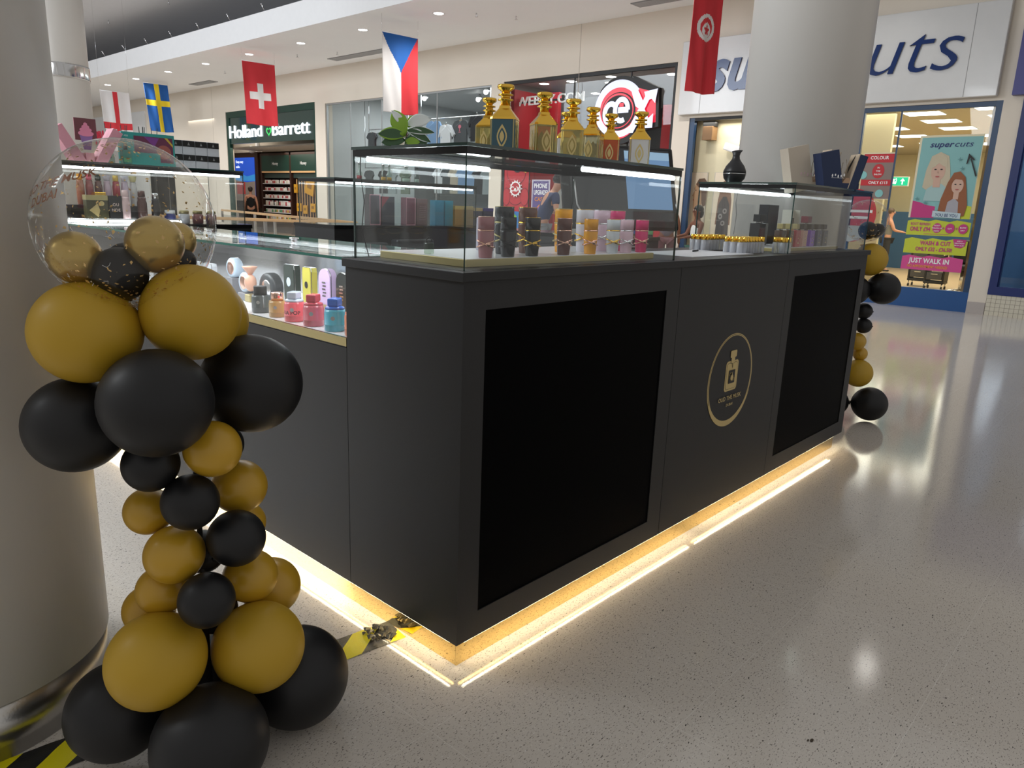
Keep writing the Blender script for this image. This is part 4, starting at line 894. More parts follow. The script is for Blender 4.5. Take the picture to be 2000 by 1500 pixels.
def tealart(a_, w_, h):
    a_.rect(-w_*.28, h*.12, w_*.46, h*.9, mat('pic_plum', (.14, .03, .07), .4)); a_.ell(w_*.28, h*.45, w_*.14, h*.22, mat('pic_rust', (.35, .10, .08), .5)); a_.rect(-w_*.28, h*.12, w_*.2, h*.4, teal)
    a_.poly([(-w_*.1, h*.9), (w_*.1, h*.6), (w_*.2, h*.88)], mat('pic_purple', (.2, .05, .25), .5)); a_.poly([(w_*.3, h*.9), (w_*.46, h*.62), (w_*.46, h*.7), (w_*.36, h*.9)], mat('pic_gold', (.6, .4, .05), .5))
    a_.text('ASLI', -w_*.46, h*.86, h*.05, wht)
pbox('teal picture box with plum screen standing on the back left case', .37, 2.80, tz, .27, .06, .165, (.03, .30, .28), None, None, art=tealart, nm='picture_box', grp=None)
for x, y, k in ((.215, 2.88, 2), (.30, 2.90, 3), (.39, 2.90, 5), (.455, 2.90, 2)):
    o = thing('reed_diffuser', 'reed diffuser with %s black sticks behind the %s' % ({2: 'two', 3: 'three', 5: 'five'}[k], 'pink gift box' if x < .25 else 'left part of the teal picture box' if x < .35 else 'middle of the teal picture box' if x < .42 else 'right end of the teal picture box'), 'reed diffuser', (x, y, tz), 0, 'reed diffusers on the back left case')
    t = MB(); t.lathe([(.018, 0), (.02, .003), (.02, .05), (.008, .065), (.008, .08)], glassmat('diff_glass', (.7, .8, .74)), 18); t.build('glass_body', o)
    for j in range(k): t = MB(); a0 = j*2.4; t.cyl((.003*cos(a0), .003*sin(a0), .03), (.016*cos(a0), .016*sin(a0), .205), .0018, blackmat, 5); t.build('reed', o)
o = thing('room_spray', 'clear bottle with green label between the pink gift box and the teal box', 'bottle', (.225, 2.70, tz))
t = MB(); t.bbox((-.022, -.02, 0), (.022, .02, .07), glassmat('diff_glass', (.7, .8, .74)), .004); t.bbox((-.018, -.0205, .01), (.018, -.02, .03), mat('label_green', (.12, .4, .2), .5), .0003); t.build('body', o); t = MB(); t.cyl((0, 0, .07), (0, 0, .10), .009, blackmat, 12); t.build('cap', o)
for r_ in range(2):
    for c_ in range(4):
        lb = '%s stacked box on the back left case, %s from the left' % (['lower', 'upper'][r_], ['first', 'second', 'third', 'fourth'][c_])
        def bart(a_, w_, h): a_.rect(-w_/2, h*.58, w_/2, h*.98, blk); a_.poly([(-w_*.1, h*.68), (0, h*.9), (w_*.1, h*.68)], mat('grey_print', (.25, .25, .25), .5))
        pbox('black topped white '+lb, .565+.0705*c_, 2.93, tz+.081*r_, .069, .07, .080, (.62, .63, .68), art=bart, grp='stack of black topped white boxes')
# ------------------------------------------------------------------ back right case contents
BQ = 'boxed perfumes in the long back case'
brd = mat('pink_edge', (.75, .35, .42), .4)
def edged(col): return lambda a_, w_, h: (a_.rect(-w_/2, 0, w_/2, h, brd), a_.rect(-w_*.46, h*.02, w_*.42, h*.98, mat('ed%s' % str(col), col, .4)))
for x, w_, h, c_, lb, ar in [(1.82, .09, .20, (.09, .075, .08), 'grey perfume box with pink edge at the left end of the long back case', edged((.10, .09, .11))), (1.93, .11, .19, (.05, .02, .03), 'black and wine red perfume box in the long back case', lambda a_, w_, h: (a_.rect(-w_*.5, 0, w_*.5, h, mat('inkbox', (.03, .03, .05), .4)), a_.poly([(-w_*.5, h), (-w_*.5, h*.6), (w_*.1, h)], mat('winetri', (.25, .02, .04), .4)))),
        (2.13, .085, .19, (.14, .02, .05), 'burgundy perfume box with pink edge in the long back case', edged((.14, .02, .05))), (2.235, .10, .185, (.13, .06, .065), 'brown perfume box with fine lettering in the long back case', lambda a_, w_, h: [a_.rect(-w_*.3, h*(.2+.07*k), w_*.3, h*(.215+.07*k), mat('fine', (.3, .18, .18), .5)) for k in range(8)]),
        (2.40, .085, .18, (.01, .22, .36), 'turquoise blue perfume box, left of the pair in the long back case', None), (2.495, .08, .18, (.02, .25, .36), 'turquoise blue perfume box, right of the pair in the long back case', None),
        (2.60, .09, .145, (.42, .25, .10), 'left of the two gold topped kraft perfume boxes in the long back case', None), (2.70, .09, .145, (.38, .26, .12), 'right of the two gold topped kraft perfume boxes in the long back case', None),
        (2.80, .09, .135, (.06, .055, .08), 'dark perfume box beside the kraft boxes in the long back case', None), (2.91, .11, .135, (.03, .03, .07), 'dark box with purple lid at the right end of the long back case', None)]:
    pbox(lb, x, 2.80, zb, w_, .06, h, c_, None, None, art=ar, grp=BQ, lid=goldpr if 'kraft' in lb else mat('purple_lid', (.06, .05, .25), .4) if 'purple' in lb else None)
for i, (x, lq_, lb) in enumerate([(1.70, (.5, .03, .05), 'clear bottle with red liquid at the left end on the long back case'), (1.90, (.7, .35, .04), 'left amber bottle of the pair on the long back case'), (1.95, (.7, .35, .04), 'right amber bottle of the pair on the long back case'), (2.10, (.5, .58, .52), 'wide clear bottle on the long back case'), (2.2, (.55, .6, .6), 'clear bottle with dark stopper on the long back case')]):
    o = thing('oil_bottle', lb, 'perfume bottle', (x+.06, 2.86, tz), 0, 'clear bottles on top of the long back case')
    t = MB(); r_ = .02 if i != 3 else .032; t.lathe([(r_, 0), (r_, .045), (r_*.35, .07), (r_*.35, .10)], glassmat('oil_glass', (.78, .84, .8)), 18); t.build('glass_body', o)
    t = MB(); t.lathe([(r_*.85, .002), (r_*.85, .028)], mat('oil%d' % i, lq_, .1), 18); t.build('liquid', o)
    t = MB(); t.lathe([(r_*.4, .10), (r_*.45, .115), (.001, .12)], blackmat if i == 4 else silver, 12); t.build('stopper', o)
# till screen on the kiosk worktop's inner side
ps = thing('till_monitor', 'black tilted till monitor with painted blue reflection behind the near glass case', 'monitor', (1.80, .78, 0))
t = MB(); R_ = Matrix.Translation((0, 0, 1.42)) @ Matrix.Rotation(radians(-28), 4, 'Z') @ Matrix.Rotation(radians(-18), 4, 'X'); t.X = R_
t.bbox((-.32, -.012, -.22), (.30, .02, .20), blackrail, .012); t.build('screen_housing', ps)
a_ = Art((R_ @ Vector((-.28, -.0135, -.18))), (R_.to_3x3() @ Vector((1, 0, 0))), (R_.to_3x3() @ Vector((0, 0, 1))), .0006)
a_.rect(0, 0, .55, .36, mat('screen_dark', (.012, .016, .022), .08, coat=1)); a_.rect(.30, .06, .55, .35, mat('painted_reflection', (.12, .24, .42), .15, emit=.35, ecol=(.25, .42, .7))); a_.rect(.30, .31, .55, .35, mat('painted_reflection_bar', (.25, .4, .55), .15, emit=.4, ecol=(.4, .6, .8)))  # blue areas are a reflection put into the dark screen as glowing colour
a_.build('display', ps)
t = MB(); t.cyl((0, .03, 1.13), (0, .03, 1.40), .025, blackmat, 16); t.bbox((-.12, -.1, 1.10), (.12, .14, 1.128), blackmat, .006); t.build('stand', ps)
tb = MB(); tb.bbox((1.2, .56, 1.06), (2.35, 1.0, 1.099), charcoal, .002); tb.box((1.2, .60, .0), (1.22, .98, 1.06), charcoal); tb.box((2.33, .60, 0), (2.35, .98, 1.06), charcoal); one(tb, 'till_desk', 'dark desk behind the kiosk front carrying the till monitor', 'desk')
t = MB(); t.tube([(1.22, .62, 1.42), (1.25, .62, 1.32), (1.33, .62, 1.24), (1.36, .62, 1.101)], .003, white, 8); one(t, 'white_cable', 'white cable curving down beside the till monitor', 'cable')
# dark laptops and bags on the staff side back counter
for x0, x1, h, lb in ((1.74, 2.02, .16, 'flat dark screen low behind the kiosk, below the boxed perfumes'), (2.1, 2.45, .18, 'dark grey bag low behind the kiosk, below the boxed perfumes')):
    t = MB(); t.bbox((x0, 2.88, .86), (x1, 2.96, .86+h), mat('slate', (.03, .034, .04), .35), .012); t.box((x0, 2.87, 0), (x1, 2.97, .858), charcoal); one(t, 'storage_crate', lb, 'crate')

# ================================================================== shops behind the wall
NU, UZ = (0, -1, 0), (0, 0, 1)
def shell(n, y0, y1, x1, h, wallm, floorm, ceilm, x0=WX+WT+.005):
    t = MB(); t.box((x1, y0, 0), (x1+.1, y1, h), wallm); t.box((x0, y0-.1, 0), (x1, y0, h), wallm); t.box((x0, y1, 0), (x1, y1+.1, h), wallm); struct(t, 'wall_'+n)
    t = MB(); t.box((x0, y0, h), (x1, y1, h+.05), ceilm); struct(t, 'ceiling_'+n)
    if floorm: t = MB(); t.box((x0, y0, .001), (x1, y1, .006), floorm); struct(t, 'floor_'+n)
def pane(n, y0, y1, z0, z1, frame=None, fw_=.05, mull=(), x=WX+.06, g=shopglass):
    t = MB(); t.box((x, y0, z0), (x+.01, y1, z1), g); o = struct(t, 'window_%d' % n)
    if frame:
        t = MB(); t.box((x-.03, y0, z0), (x+.03, y0+fw_, z1), frame); t.box((x-.03, y1-fw_, z0), (x+.03, y1, z1), frame); t.box((x-.03, y0+fw_, z1-fw_), (x+.03, y1-fw_, z1), frame)
        for m in mull: t.box((x-.012, m-.012, z0), (x+.012, m+.012, z1-fw_), frame)
        q = t.build('frame', o)
# --- 1: health shop
shell('health_shop', 18.0, 27.6, 16.0, 4.3, mat('cream_int', (.42, .38, .33), .7), mat('wood_floor', (.30, .20, .12), .4), mat('dark_ceiling', (.06, .07, .07), .7))
t = MB(); t.box((WX+.02, 18.27, 0), (WX+.12, 18.37, 4.05), greendk); t.box((WX+.02, 23.50, 0), (WX+.12, 23.68, 4.05), greendk); t.box((WX+.02, 18.37, 3.86), (WX+.12, 23.50, 4.05), greendk); t.build; struct(t, 'trim_1')
sg = thing('shop_sign', 'white glowing two word letter sign with green heart on a dark green shop front band', 'shop sign', (0, 0, 0))
t = MB(); t.box((WX+.05, 18.37, 3.02), (WX+.10, 23.50, 3.86), mat('sign_band', (.02, .045, .04), .15, coat=.5)); t.build('sign_band', sg)
lit = mat('lit_white', (.85, .88, .9), .4, emit=1.3, ecol=(.85, .93, 1)); litg = mat('lit_green', (.05, .5, .12), .4, emit=.7, ecol=(.03, .55, .1))
a_ = Art((WX+.049, 23.50, 3.20), NU, UZ, .002); a_.text('Holland', 0, 0, .43, lit, width=2.12, bold=-.006, th=.04); a_.text('Barrett', 2.78, 0, .43, lit, width=2.12, bold=-.006, th=.04)
a_.build('lettering', sg)
a_ = Art((WX+.045, 23.50-2.53, 3.20), NU, UZ, .003)
for s_, m_ in ((1, litg), (.58, mat('sign_band', (.02, .045, .04), .15))): a_.poly([(.165*s_*sin(q)**3, .14+s_*(.13*cos(q)-.05*cos(2*q)-.02*cos(3*q)-.01*cos(4*q))*.95) for q in [2*pi*k/30 for k in range(30)]], m_)
a_.ring(-.055, .36, .06, .06, .028, litg, 0, 360, 18); a_.ring(.055, .36, .06, .06, .028, litg, 0, 360, 18); a_.build('heart_emblem', sg)
# digital poster
o = thing('digital_poster', 'tall bright blue digital poster screen inside the health shop entrance', 'screen', (0, 0, 0))
t = MB(); t.box((13.46, 25.4, .9), (13.6, 27.4, 3.0), browndk); t.build('housing', o)
a_ = Art((13.455, 27.15, 1.15), NU, UZ, .003); sb = mat('screen_sky', (.01, .04, .3), .3, emit=.55, ecol=(.02, .12, .75))
a_.rect(0, 0, 1.52, 1.62, sb); a_.poly([(0, .75), (1.52, .75), (1.52, 1.0), (.9, .92), (.5, 1.02), (0, .9)], mat('screen_sea', (.02, .2, .5), .3, emit=.45, ecol=(.05, .35, .8))); a_.poly([(0, 0), (1.52, 0), (1.52, .74), (.9, .70), (0, .78)], mat('screen_rock', (.3, .25, .22), .4, emit=.2))
a_.rect(.1, .25, .75, .7, mat('screen_red', (.5, .05, .05), .4, emit=.2)); a_.text('Sleep easy', .1, 1.42, .10, lit, bold=.01); a_.text('sadie.', .1, 1.24, .10, lit, bold=.01); a_.build('display', o)
# shelving with jars
sh = thing('shop_shelving', 'dark wood shop shelving with two green header panels inside the health shop', 'shelving', (0, 0, 0))
t = MB(); t.box((13.95, 21.4, 0), (14.05, 25.3, 2.9), browndk)
for y_ in (21.4, 23.15, 25.2): t.box((13.5, y_, 0), (13.95, y_+.10, 2.9), browndk)
t.box((13.5, 21.5, 2.82), (13.95, 25.2, 2.9), browndk); t.build('frame', sh)
for y0, y1 in ((23.25, 25.2), (21.5, 23.15)):
    t = MB(); t.box((13.5, y0, 2.26), (13.56, y1, 2.82), greendk); t.box((13.5, y0, 2.2), (13.57, y1, 2.26), wood); t.box((13.6, y0, 2.02), (13.64, y1, 2.2), mat('sub_header', (.03, .05, .045), .5)); art_on(t, Art((13.499, (y0+y1)/2, 2.48), NU, UZ, .002).text('Money' if False else 'Honey', 0, 0, .11, wht, align='c', bold=.01)); t.build('header_panel', sh)
for k, z in enumerate((.52, .78, 1.03, 1.30, 1.57, 1.83)):
    t = MB(); t.box((13.52, 23.25, z-.03), (13.94, 25.2, z), mat('shelf_edge', (.5, .5, .5), .4)); t.build('shelf', sh)
t = MB(); 
for k in range(9): t.box((13.6, 21.6+k*.17, .5), (13.63, 21.63+k*.17, 1.98), wood)
t.box((13.52, 21.5, .45), (13.94, 23.15, .5), browndk); t.build('slats', sh)
rnd = random.Random(4); jc = [(.35, .05, .06), (.6, .55, .5), (.5, .45, .35), (.08, .22, .1), (.45, .3, .05), (.62, .6, .58), (.3, .1, .08)]
JM = [mat('jarcol%d' % i, c, .4) for i, c in enumerate(jc)]; protos = {}
rown = {.52: 'lowest', .78: 'second', 1.03: 'third', 1.30: 'fourth', 1.57: 'fifth', 1.83: 'top'}
for z in (.52, .78, 1.03, 1.30, 1.57, 1.83):
    for k in range(17):
        if rnd.random() < .05: continue
        ci = rnd.choice([0, 0, 1, 1, 2, 5, 5, 6] if z > .9 else [4, 1, 2, 3, 6]); big = z == 1.03
        key = (ci, big)
        if key not in protos:
            h = .17 if big else .12; t = MB(); t.lathe([(.046, 0), (.048, .004), (.048, h*.72), (.04, h*.78)], JM[ci], 12); t.lathe([(.044, h*.78), (.044, h)], JM[5] if ci != 5 else JM[0], 12)
            q = t.build('supplement_jar'); protos[key] = q.data
        else: q = bpy.data.objects.new('supplement_jar', protos[key]); COL.objects.link(q)
        q.location = (13.60, 23.36+k*.108, z)
        tag(q, 'small %s lidded jar, %s from the left on the %s health shop shelf' % (['red', 'pale grey', 'khaki', 'green', 'amber', 'white', 'dark brown'][ci], ORD[16-k], rown[z]), 'jar', 'jars on the %s shelf of the health shop' % rown[z])
for k, (y_, z, w_, h, r_) in enumerate([(22.1, 1.45, .55, .55, .25), (22.75, .86, .3, .28, 0), (22.35, .78, .25, .30, 0), (21.85, .85, .3, .3, 0), (22.95, 1.5, .2, .3, 0)]):
    t = MB(); t.X = Matrix.Translation((13.56, y_, z)) @ Matrix.Rotation(r_, 4, 'X'); t.bbox((-.03, -w_/2, 0), (.03, w_/2, h), mat('mustard', (.55, .28, .02), .5), .01); t.bbox((-.034, -w_*.25, h*.4), (-.031, w_*.25, h*.7), mat('mustard_dark', (.25, .12, .02), .5), .001)
    one(t, 'product_bag', ['large tilted mustard yellow bag hanging on the slatted wall of the health shop', 'mustard yellow pack low left on the slatted wall', 'mustard yellow pack, middle one of the lower row on the slatted wall', 'mustard yellow pack low right on the slatted wall', 'small brown and mustard pack high left on the slatted wall'][k], 'product bag')
o = thing('security_camera', 'white ceiling security camera above the shelving in the health shop', 'camera', (13.3, 25.35, 2.95)); t = MB(); t.bbox((0, -.25, .0), (.1, -.1, .35), white, .02); t.build('bracket', o); t = MB(); t.sphere((-.05, .08, .08), .13, white); t.build('dome', o)
t = MB(); t.box((WX+.7, 17.9, 2.95), (13.4, 24.8, 3.0), mat('cream_int', (.42, .38, .33), .7)); t.box((13.4, 17.9, 2.95), (13.5, 27.5, 4.3), mat('cream_bulk', (.52, .47, .40), .7)); struct(t, 'trim_2')
light('shop_lamp', 'AREA', (12.6, 22.3, 2.9), 60, 2.5, (1, .9, .78)); light('shop_lamp', 'AREA', (12.3, 25.5, 3.9), 40, 2, (1, .93, .82))
# --- 2: clothes shop
shell('clothes_shop', 11.0, 17.85, 17.5, 4.4, mat('pale_wall', (.50, .52, .52), .6), mat('grey_floor', (.35, .35, .35), .4), mat('pale_ceil', (.45, .46, .46), .6))
pane(1, 11.1, 17.75, 0, 3.97, mat('thin_steel', (.35, .36, .36), .4, .6), .04, (13.0, 15.2, 16.6))
for y_, x_ in ((16.9, 13.2), (15.9, 13.6), (13.4, 13.6), (11.9, 14.2), (14.6, 14.5), (12.4, 12.9)):
    o = thing('track_spotlight', 'small bright spotlight on the clothes shop ceiling, ' + {16.9: 'leftmost', 15.9: 'second from the left', 13.4: 'above the charcoal printed shirt', 11.9: 'rightmost one', 14.6: 'deepest in the middle', 12.4: 'closest to the glass'}[y_], 'ceiling light', (x_, y_, 4.4), 0, 'spotlights of the clothes shop'); t = MB(); t.cyl((0, 0, 0), (0, 0, -.08), .02, silver, 8); t.cyl((0, 0, -.08), (-.10, -.03, -.16), .07, white, 14); t.build('lamp_head', o)
    t = MB(); t.sphere((-.105, -.032, -.165), .055, lamp, 12, 8); t.build('lens', o)
light('shop_lamp', 'AREA', (14.3, 14.4, 4.3), 240, 4, (.93, .97, 1), sy=5)
GAR = {'denim blue': (.16, .26, .42), 'charcoal': (.06, .065, .07), 'teal': (.02, .20, .20), 'dusty pink': (.45, .12, .22), 'white': (.6, .6, .62), 'washed grey': (.25, .28, .29), 'olive': (.10, .13, .09), 'beige': (.42, .35, .27), 'black': (.015, .015, .018)}
def garment(label, x, y, z, colr, w_=.46, h=.68, sleeve=.5, pr=None, grp=None, rz=0, cat='shirt'):
    """top hanging from its shoulders at height z, front towards the aisle"""
    o = thing('hanging_shirt' if 'shirt' in label else 'hanging_jacket', label, cat, (x, y, z), rz, grp); m = mat('cloth_'+colr, GAR[colr], .85, bump=.3, bscale=60); t = MB(); q = w_/2
    out = [(-q*.25, 0), (-q*.75, -.03), (-q*1.0-.16*sleeve, -.30*sleeve-.08), (-q*.82-.10*sleeve, -.36*sleeve-.12), (-q*.78, -.20), (-q*.80, -h), (q*.80, -h), (q*.78, -.20), (q*.82+.10*sleeve, -.36*sleeve-.12), (q*1.0+.16*sleeve, -.30*sleeve-.08), (q*.75, -.03), (q*.25, 0), (q*.12, -.06), (-q*.12, -.06)]
    t.prism(out, (-.03, 0, 0), NU, UZ, (1, 0, 0), .06, m)
    for v in range(len(t.v)): a0 = t.v[v]; t.v[v] = (a0[0]+.012*sin(a0[1]*30+a0[2]*9), a0[1], a0[2])
    t.build('cloth', o)
    t = MB(); t.tube([(0, 0, -.01), (0, 0, .05), (0, .02, .07), (0, .01, .09)], .004, silver, 5); t.tube([(0, -q*.7, -.05), (0, 0, .0), (0, q*.7, -.05)], .006, wood, 5); t.build('hanger', o)
    if pr: t = MB(); a_ = Art((-.046, 0, -h*.35), NU, UZ, .002); a_.ell(0, .06, .06, .05, pr, 10); a_.rect(-.012, -.06, .012, .02, pr); a_.rect(-.04, -.09, .05, -.075, pr); art_on(t, a_); t.build('chest_print', o)
    return o
rail0 = None
for (x0, y0, x1, y1, z) in ((12.6, 17.3, 12.6, 15.6, 3.28), (12.9, 15.3, 12.9, 12.6, 3.50), (12.6, 17.5, 12.6, 15.5, 2.2), (13.6, 15.4, 13.6, 11.4, 2.3), (12.3, 11.9, 12.3, 11.3, 2.55), (12.62, 11.9, 12.62, 11.3, 1.70)):
    o = thing('clothes_rail', {3.28: 'upper clothes rail at the left end of the clothes shop window', 3.50: 'high wall rail carrying the spread out tops', 2.2: 'lower clothes rail at the left end of the clothes shop window', 2.3: 'long rail low in the clothes shop, seen through the near glass case', 2.55: 'upper short rail beside the pier of the clothes shop', 1.70: 'lower short rail beside the pier of the clothes shop'}[z], 'rail', (0, 0, 0))
    t = MB(); t.cyl((x0, y0, z+.07), (x1, y1, z+.07), .014, silver, 8); t.build('bar', o)
    for y_ in (y0, y1): t = MB(); t.cyl((x0, y_, z+.07 if z < 3 else z), (x0, y_, 4.38), .012, silver, 8); t.build('drop_rod', o)
G1 = 'clothes hanging in the clothes shop window'
for i, (x, y, z, c_, lb, w_, s_) in enumerate([(12.6, 17.15, 3.28, 'charcoal', 'charcoal top at the far left of the upper rail', .4, .2), (12.6, 16.8, 3.28, 'washed grey', 'washed grey denim jacket on the upper rail of the clothes shop', .5, .4), (12.6, 16.35, 3.28, 'olive', 'dark olive jacket on the upper rail of the clothes shop', .46, .2), (12.6, 15.95, 3.28, 'beige', 'beige top on the upper rail of the clothes shop', .4, .2),
        (12.9, 14.75, 3.52, 'denim blue', 'blue and grey raglan top spread out high in the clothes shop', .62, 1.0), (12.9, 13.75, 3.50, 'charcoal', 'charcoal t-shirt with pink umbrella print high in the clothes shop', .62, 1.0), (12.9, 14.25, 3.40, 'white', 'white t-shirt high between the two spread tops', .5, .6), (12.9, 13.15, 3.60, 'black', 'black folded top above the charcoal printed one', .5, .5),
        (12.6, 17.3, 2.2, 'charcoal', 'charcoal coat at the left end of the lower rail', .4, .2), (12.6, 16.7, 2.2, 'black', 'black top on the lower rail of the clothes shop', .42, .2), (12.6, 16.2, 2.2, 'washed grey', 'washed grey top on the lower rail of the clothes shop', .42, .2), (12.6, 15.7, 2.2, 'olive', 'olive top on the lower rail of the clothes shop', .42, .2),
        (12.3, 11.75, 2.55, 'teal', 'teal top beside the pier, upper short rail', .3, .1), (12.62, 11.5, 1.70, 'teal', 'teal top beside the pier, lower short rail', .3, .1), (12.62, 11.85, 1.70, 'dusty pink', 'dusty pink top beside the pier, lower short rail', .3, .1), (12.3, 11.42, 2.55, 'dusty pink', 'dusty pink top beside the pier, upper short rail', .3, .1)]):
    garment(lb, x+.075*(i % 2), y, z, c_, w_, .8 if 'coat' in lb or 'jacket' in lb else .66, s_, mat('pink_print', (.6, .15, .2), .6) if 'umbrella' in lb else None, G1)
for k in range(12):
    c_ = ['white', 'charcoal', 'beige', 'denim blue', 'denim blue', 'black', 'washed grey', 'charcoal', 'olive', 'white', 'black', 'charcoal'][k]
    garment('%s jacket on the long low clothes shop rail, number %s from the left' % (c_, ['one', 'two', 'three', 'four', 'five', 'six', 'seven', 'eight', 'nine', 'ten', 'eleven', 'twelve'][k]), 13.6, 15.25-k*.33, 2.3, c_, .42, .7, .35, None, G1, rz=.3)
t = MB(); t.box((14.6, 11.2, 0), (14.7, 17.6, 2.75), mat('dark_gondola', (.05, .055, .06), .6)); one(t, 'shop_display_wall', 'dark display wall standing in the clothes shop behind the rails', 'display wall')
t = MB(); t.X = Matrix.Translation((13.2, 16.1, 3.25)); t.box((0, -.22, -.4), (.03, .22, .4), blk); t.box((-.004, -.12, -.25), (-.001, .12, .28), mat('grey_print2', (.3, .3, .3), .5)); one(t, 'framed_poster', 'black framed poster behind the potted sprig in the clothes shop', 'poster')
# --- 3: games shop
shell('games_shop', 6.1, 10.95, 17.0, 4.05, mat('charcoal_int', (.05, .052, .056), .6), mat('dark_floor', (.12, .12, .12), .35), mat('grey_int_ceiling', (.42, .42, .43), .6))
pane(2, 6.31, 10.72, 0, 4.0, blk, .07, (7.35, 8.75))
t = MB(); t.box((12.6, 10.1, 0), (12.7, 10.9, 3.9), mat('red_wall', (.40, .012, .02), .5)); t.box((11.8, 10.75, 0), (12.6, 10.9, 3.9), mat('red_wall', (.40, .012, .02), .5)); t.box((12.7, 8.9, 2.9), (12.8, 10.1, 3.75), mat('charcoal_int', (.05, .052, .056), .6)); t.box((12.6, 6.15, 0), (12.7, 7.3, 3.45), mat('red_wall', (.40, .012, .02), .5)); struct(t, 'wall_red')
o = thing('shop_sign', 'white web address lettering sign left of the round games shop logo', 'shop sign', (0, 0, 0)); a_ = Art((12.0, 10.84, 3.56), NU, UZ, .003); a_.text('WEBUY.COM', 0, 0, .20, mat('sign_offwhite', (.8, .78, .76), .5, emit=.12), width=1.95, bold=.008, th=.03); a_.build('lettering', o)
t = MB(); t.box((12.04, 8.9, 3.62), (12.06, 11.0, 3.66), blk); t.build('rail', o)
lg = thing('shop_logo_sign', 'large round black, red and white glowing logo sign in the games shop window', 'shop sign', (0, 0, 0))
cy, cz = 7.52, 3.22; lw = mat('lit_lilac', (.70, .74, .92), .3, emit=.30, ecol=(.70, .78, 1)); lr = mat('lit_red', (.7, .01, .03), .3, emit=.35, ecol=(.8, .01, .05))
def E_(cx, cy_, rx, ry, n=40, r_=0): return [(cx+rx*cos(2*pi*i/n)*cos(r_)-ry*sin(2*pi*i/n)*sin(r_), cy_+rx*cos(2*pi*i/n)*sin(r_)+ry*sin(2*pi*i/n)*cos(r_)) for i in range(n)]
t = MB(); t.prism(E_(0, 0, .62, .64, 40, .2), (WX-.02, cy, cz), NU, UZ, (1, 0, 0), .10, blk); t.prism([(.25, .62), (.86, .36), (.90, -.34), (.55, -.40), (.3, 0)], (WX-.018, cy, cz), NU, UZ, (1, 0, 0), .09, blk); t.build('backing', lg)
a_ = Art((WX-.021, cy, cz), NU, UZ, .003)
a_.poly([(.20, .44), (.80, .28), (.84, -.26), (.5, -.28), (.3, .1)], lr); a_.ell(-.02, .0, .52, .54, lr, 48)
a_.ring(-.03, .03, .58, .54, .15, lw, 38, 322, 48, .12); a_.ell(-.03, -.02, .40, .36, blk, 40); a_.ell(-.04, -.01, .37, .33, lr, 40); a_.ell(-.04, -.02, .345, .30, blk, 40)
a_.ring(-.20, -.06, .20, .24, .105, lw, 45, 325, 30); a_.ring(.05, .0, .20, .25, .10, lw, 0, 300, 30); a_.rect(-.03, -.055, .22, .055, lw); a_.rect(.0, .06, .10, .13, lr)
a_.poly([(.26, .34), (.42, .34), (.58, .08), (.50, -.02), (.38, .05)], lw); a_.poly([(.20, -.44), (.36, -.44), (.72, .22), (.60, .24)], lw); a_.poly([(.56, .30), (.86, .34), (.82, .08), (.74, .16), (.62, .14)], lw); a_.poly([(.44, -.02), (.58, .02), (.80, -.36), (.62, -.36)], lw); a_.poly([(.70, -.18), (.80, -.10), (.80, -.36), (.62, -.36)], lw)
a_.build('emblem', lg)
# posters in the games shop window
o = thing('window_poster', 'red cartoon style poster with white logo roundel and globe in the games shop window', 'poster', (0, 0, 0))
t = MB(); t.box((WX+.045, 9.88, .7), (WX+.055, 10.68, 2.45), blk); t.build('backing_sheet', o)
a_ = Art((WX+.043, 10.66, .72), NU, UZ, .0015); pr_ = mat('poster_red', (.42, .02, .03), .5); a_.rect(0, 0, .76, 1.7, pr_); dr = mat('poster_darkred', (.16, .008, .015), .5)
for cx, cy2, rx, ry in ((.38, 1.35, .30, .30), (.38, .85, .26, .24), (.10, .8, .12, .2), (.66, .8, .12, .2)): a_.ell(cx, cy2, rx, ry, dr, 20); a_.ell(cx, cy2, rx*.93, ry*.93, pr_, 20)
a_.ell(.42, 1.45, .14, .12, blk, 18); a_.ell(.44, 1.46, .07, .06, mat('poster_blue', (.05, .2, .3), .4), 14)
for k in range(14):
    q0 = 2*pi*k/14; a_.poly([(.40+.16*cos(q0-.12), .98+.16*sin(q0-.12)), (.40+.20*cos(q0), .98+.20*sin(q0)), (.40+.16*cos(q0+.12), .98+.16*sin(q0+.12))], wht)
a_.ell(.40, .98, .16, .16, wht, 24); a_.ell(.40, .98, .13, .13, pr_, 24); a_.text('CeX', .40, .92, .11, wht, align='c', bold=.03)
a_.ell(.45, .22, .30, .26, mat('globe_blue', (.02, .15, .4), .4), 26); gg = mat('globe_green', (.15, .4, .03), .5); a_.poly([(.2, .30), (.35, .46), (.48, .36), (.38, .2), (.25, .15)], gg); a_.poly([(.52, .4), (.68, .30), (.72, .12), (.58, .05), (.55, .25)], gg)
for k, c_ in enumerate([(.4, .1, .3), (.1, .2, .6), (.1, .5, .2), (.6, .4, .05)]): a_.ring(.95, 1.9, .55+.04*k, .5+.04*k, .02, mat('arc%d' % k, c_, .4), 190, 250, 12)
a_.build('print', o)
o = thing('window_poster', 'phone upgrade poster with purple and orange artwork in the games shop window', 'poster', (0, 0, 0)); t = MB(); t.box((WX+.045, 9.28, .82), (WX+.055, 9.80, 1.90), mat('poster_frame', (.45, .42, .5), .4)); t.build('backing_sheet', o)
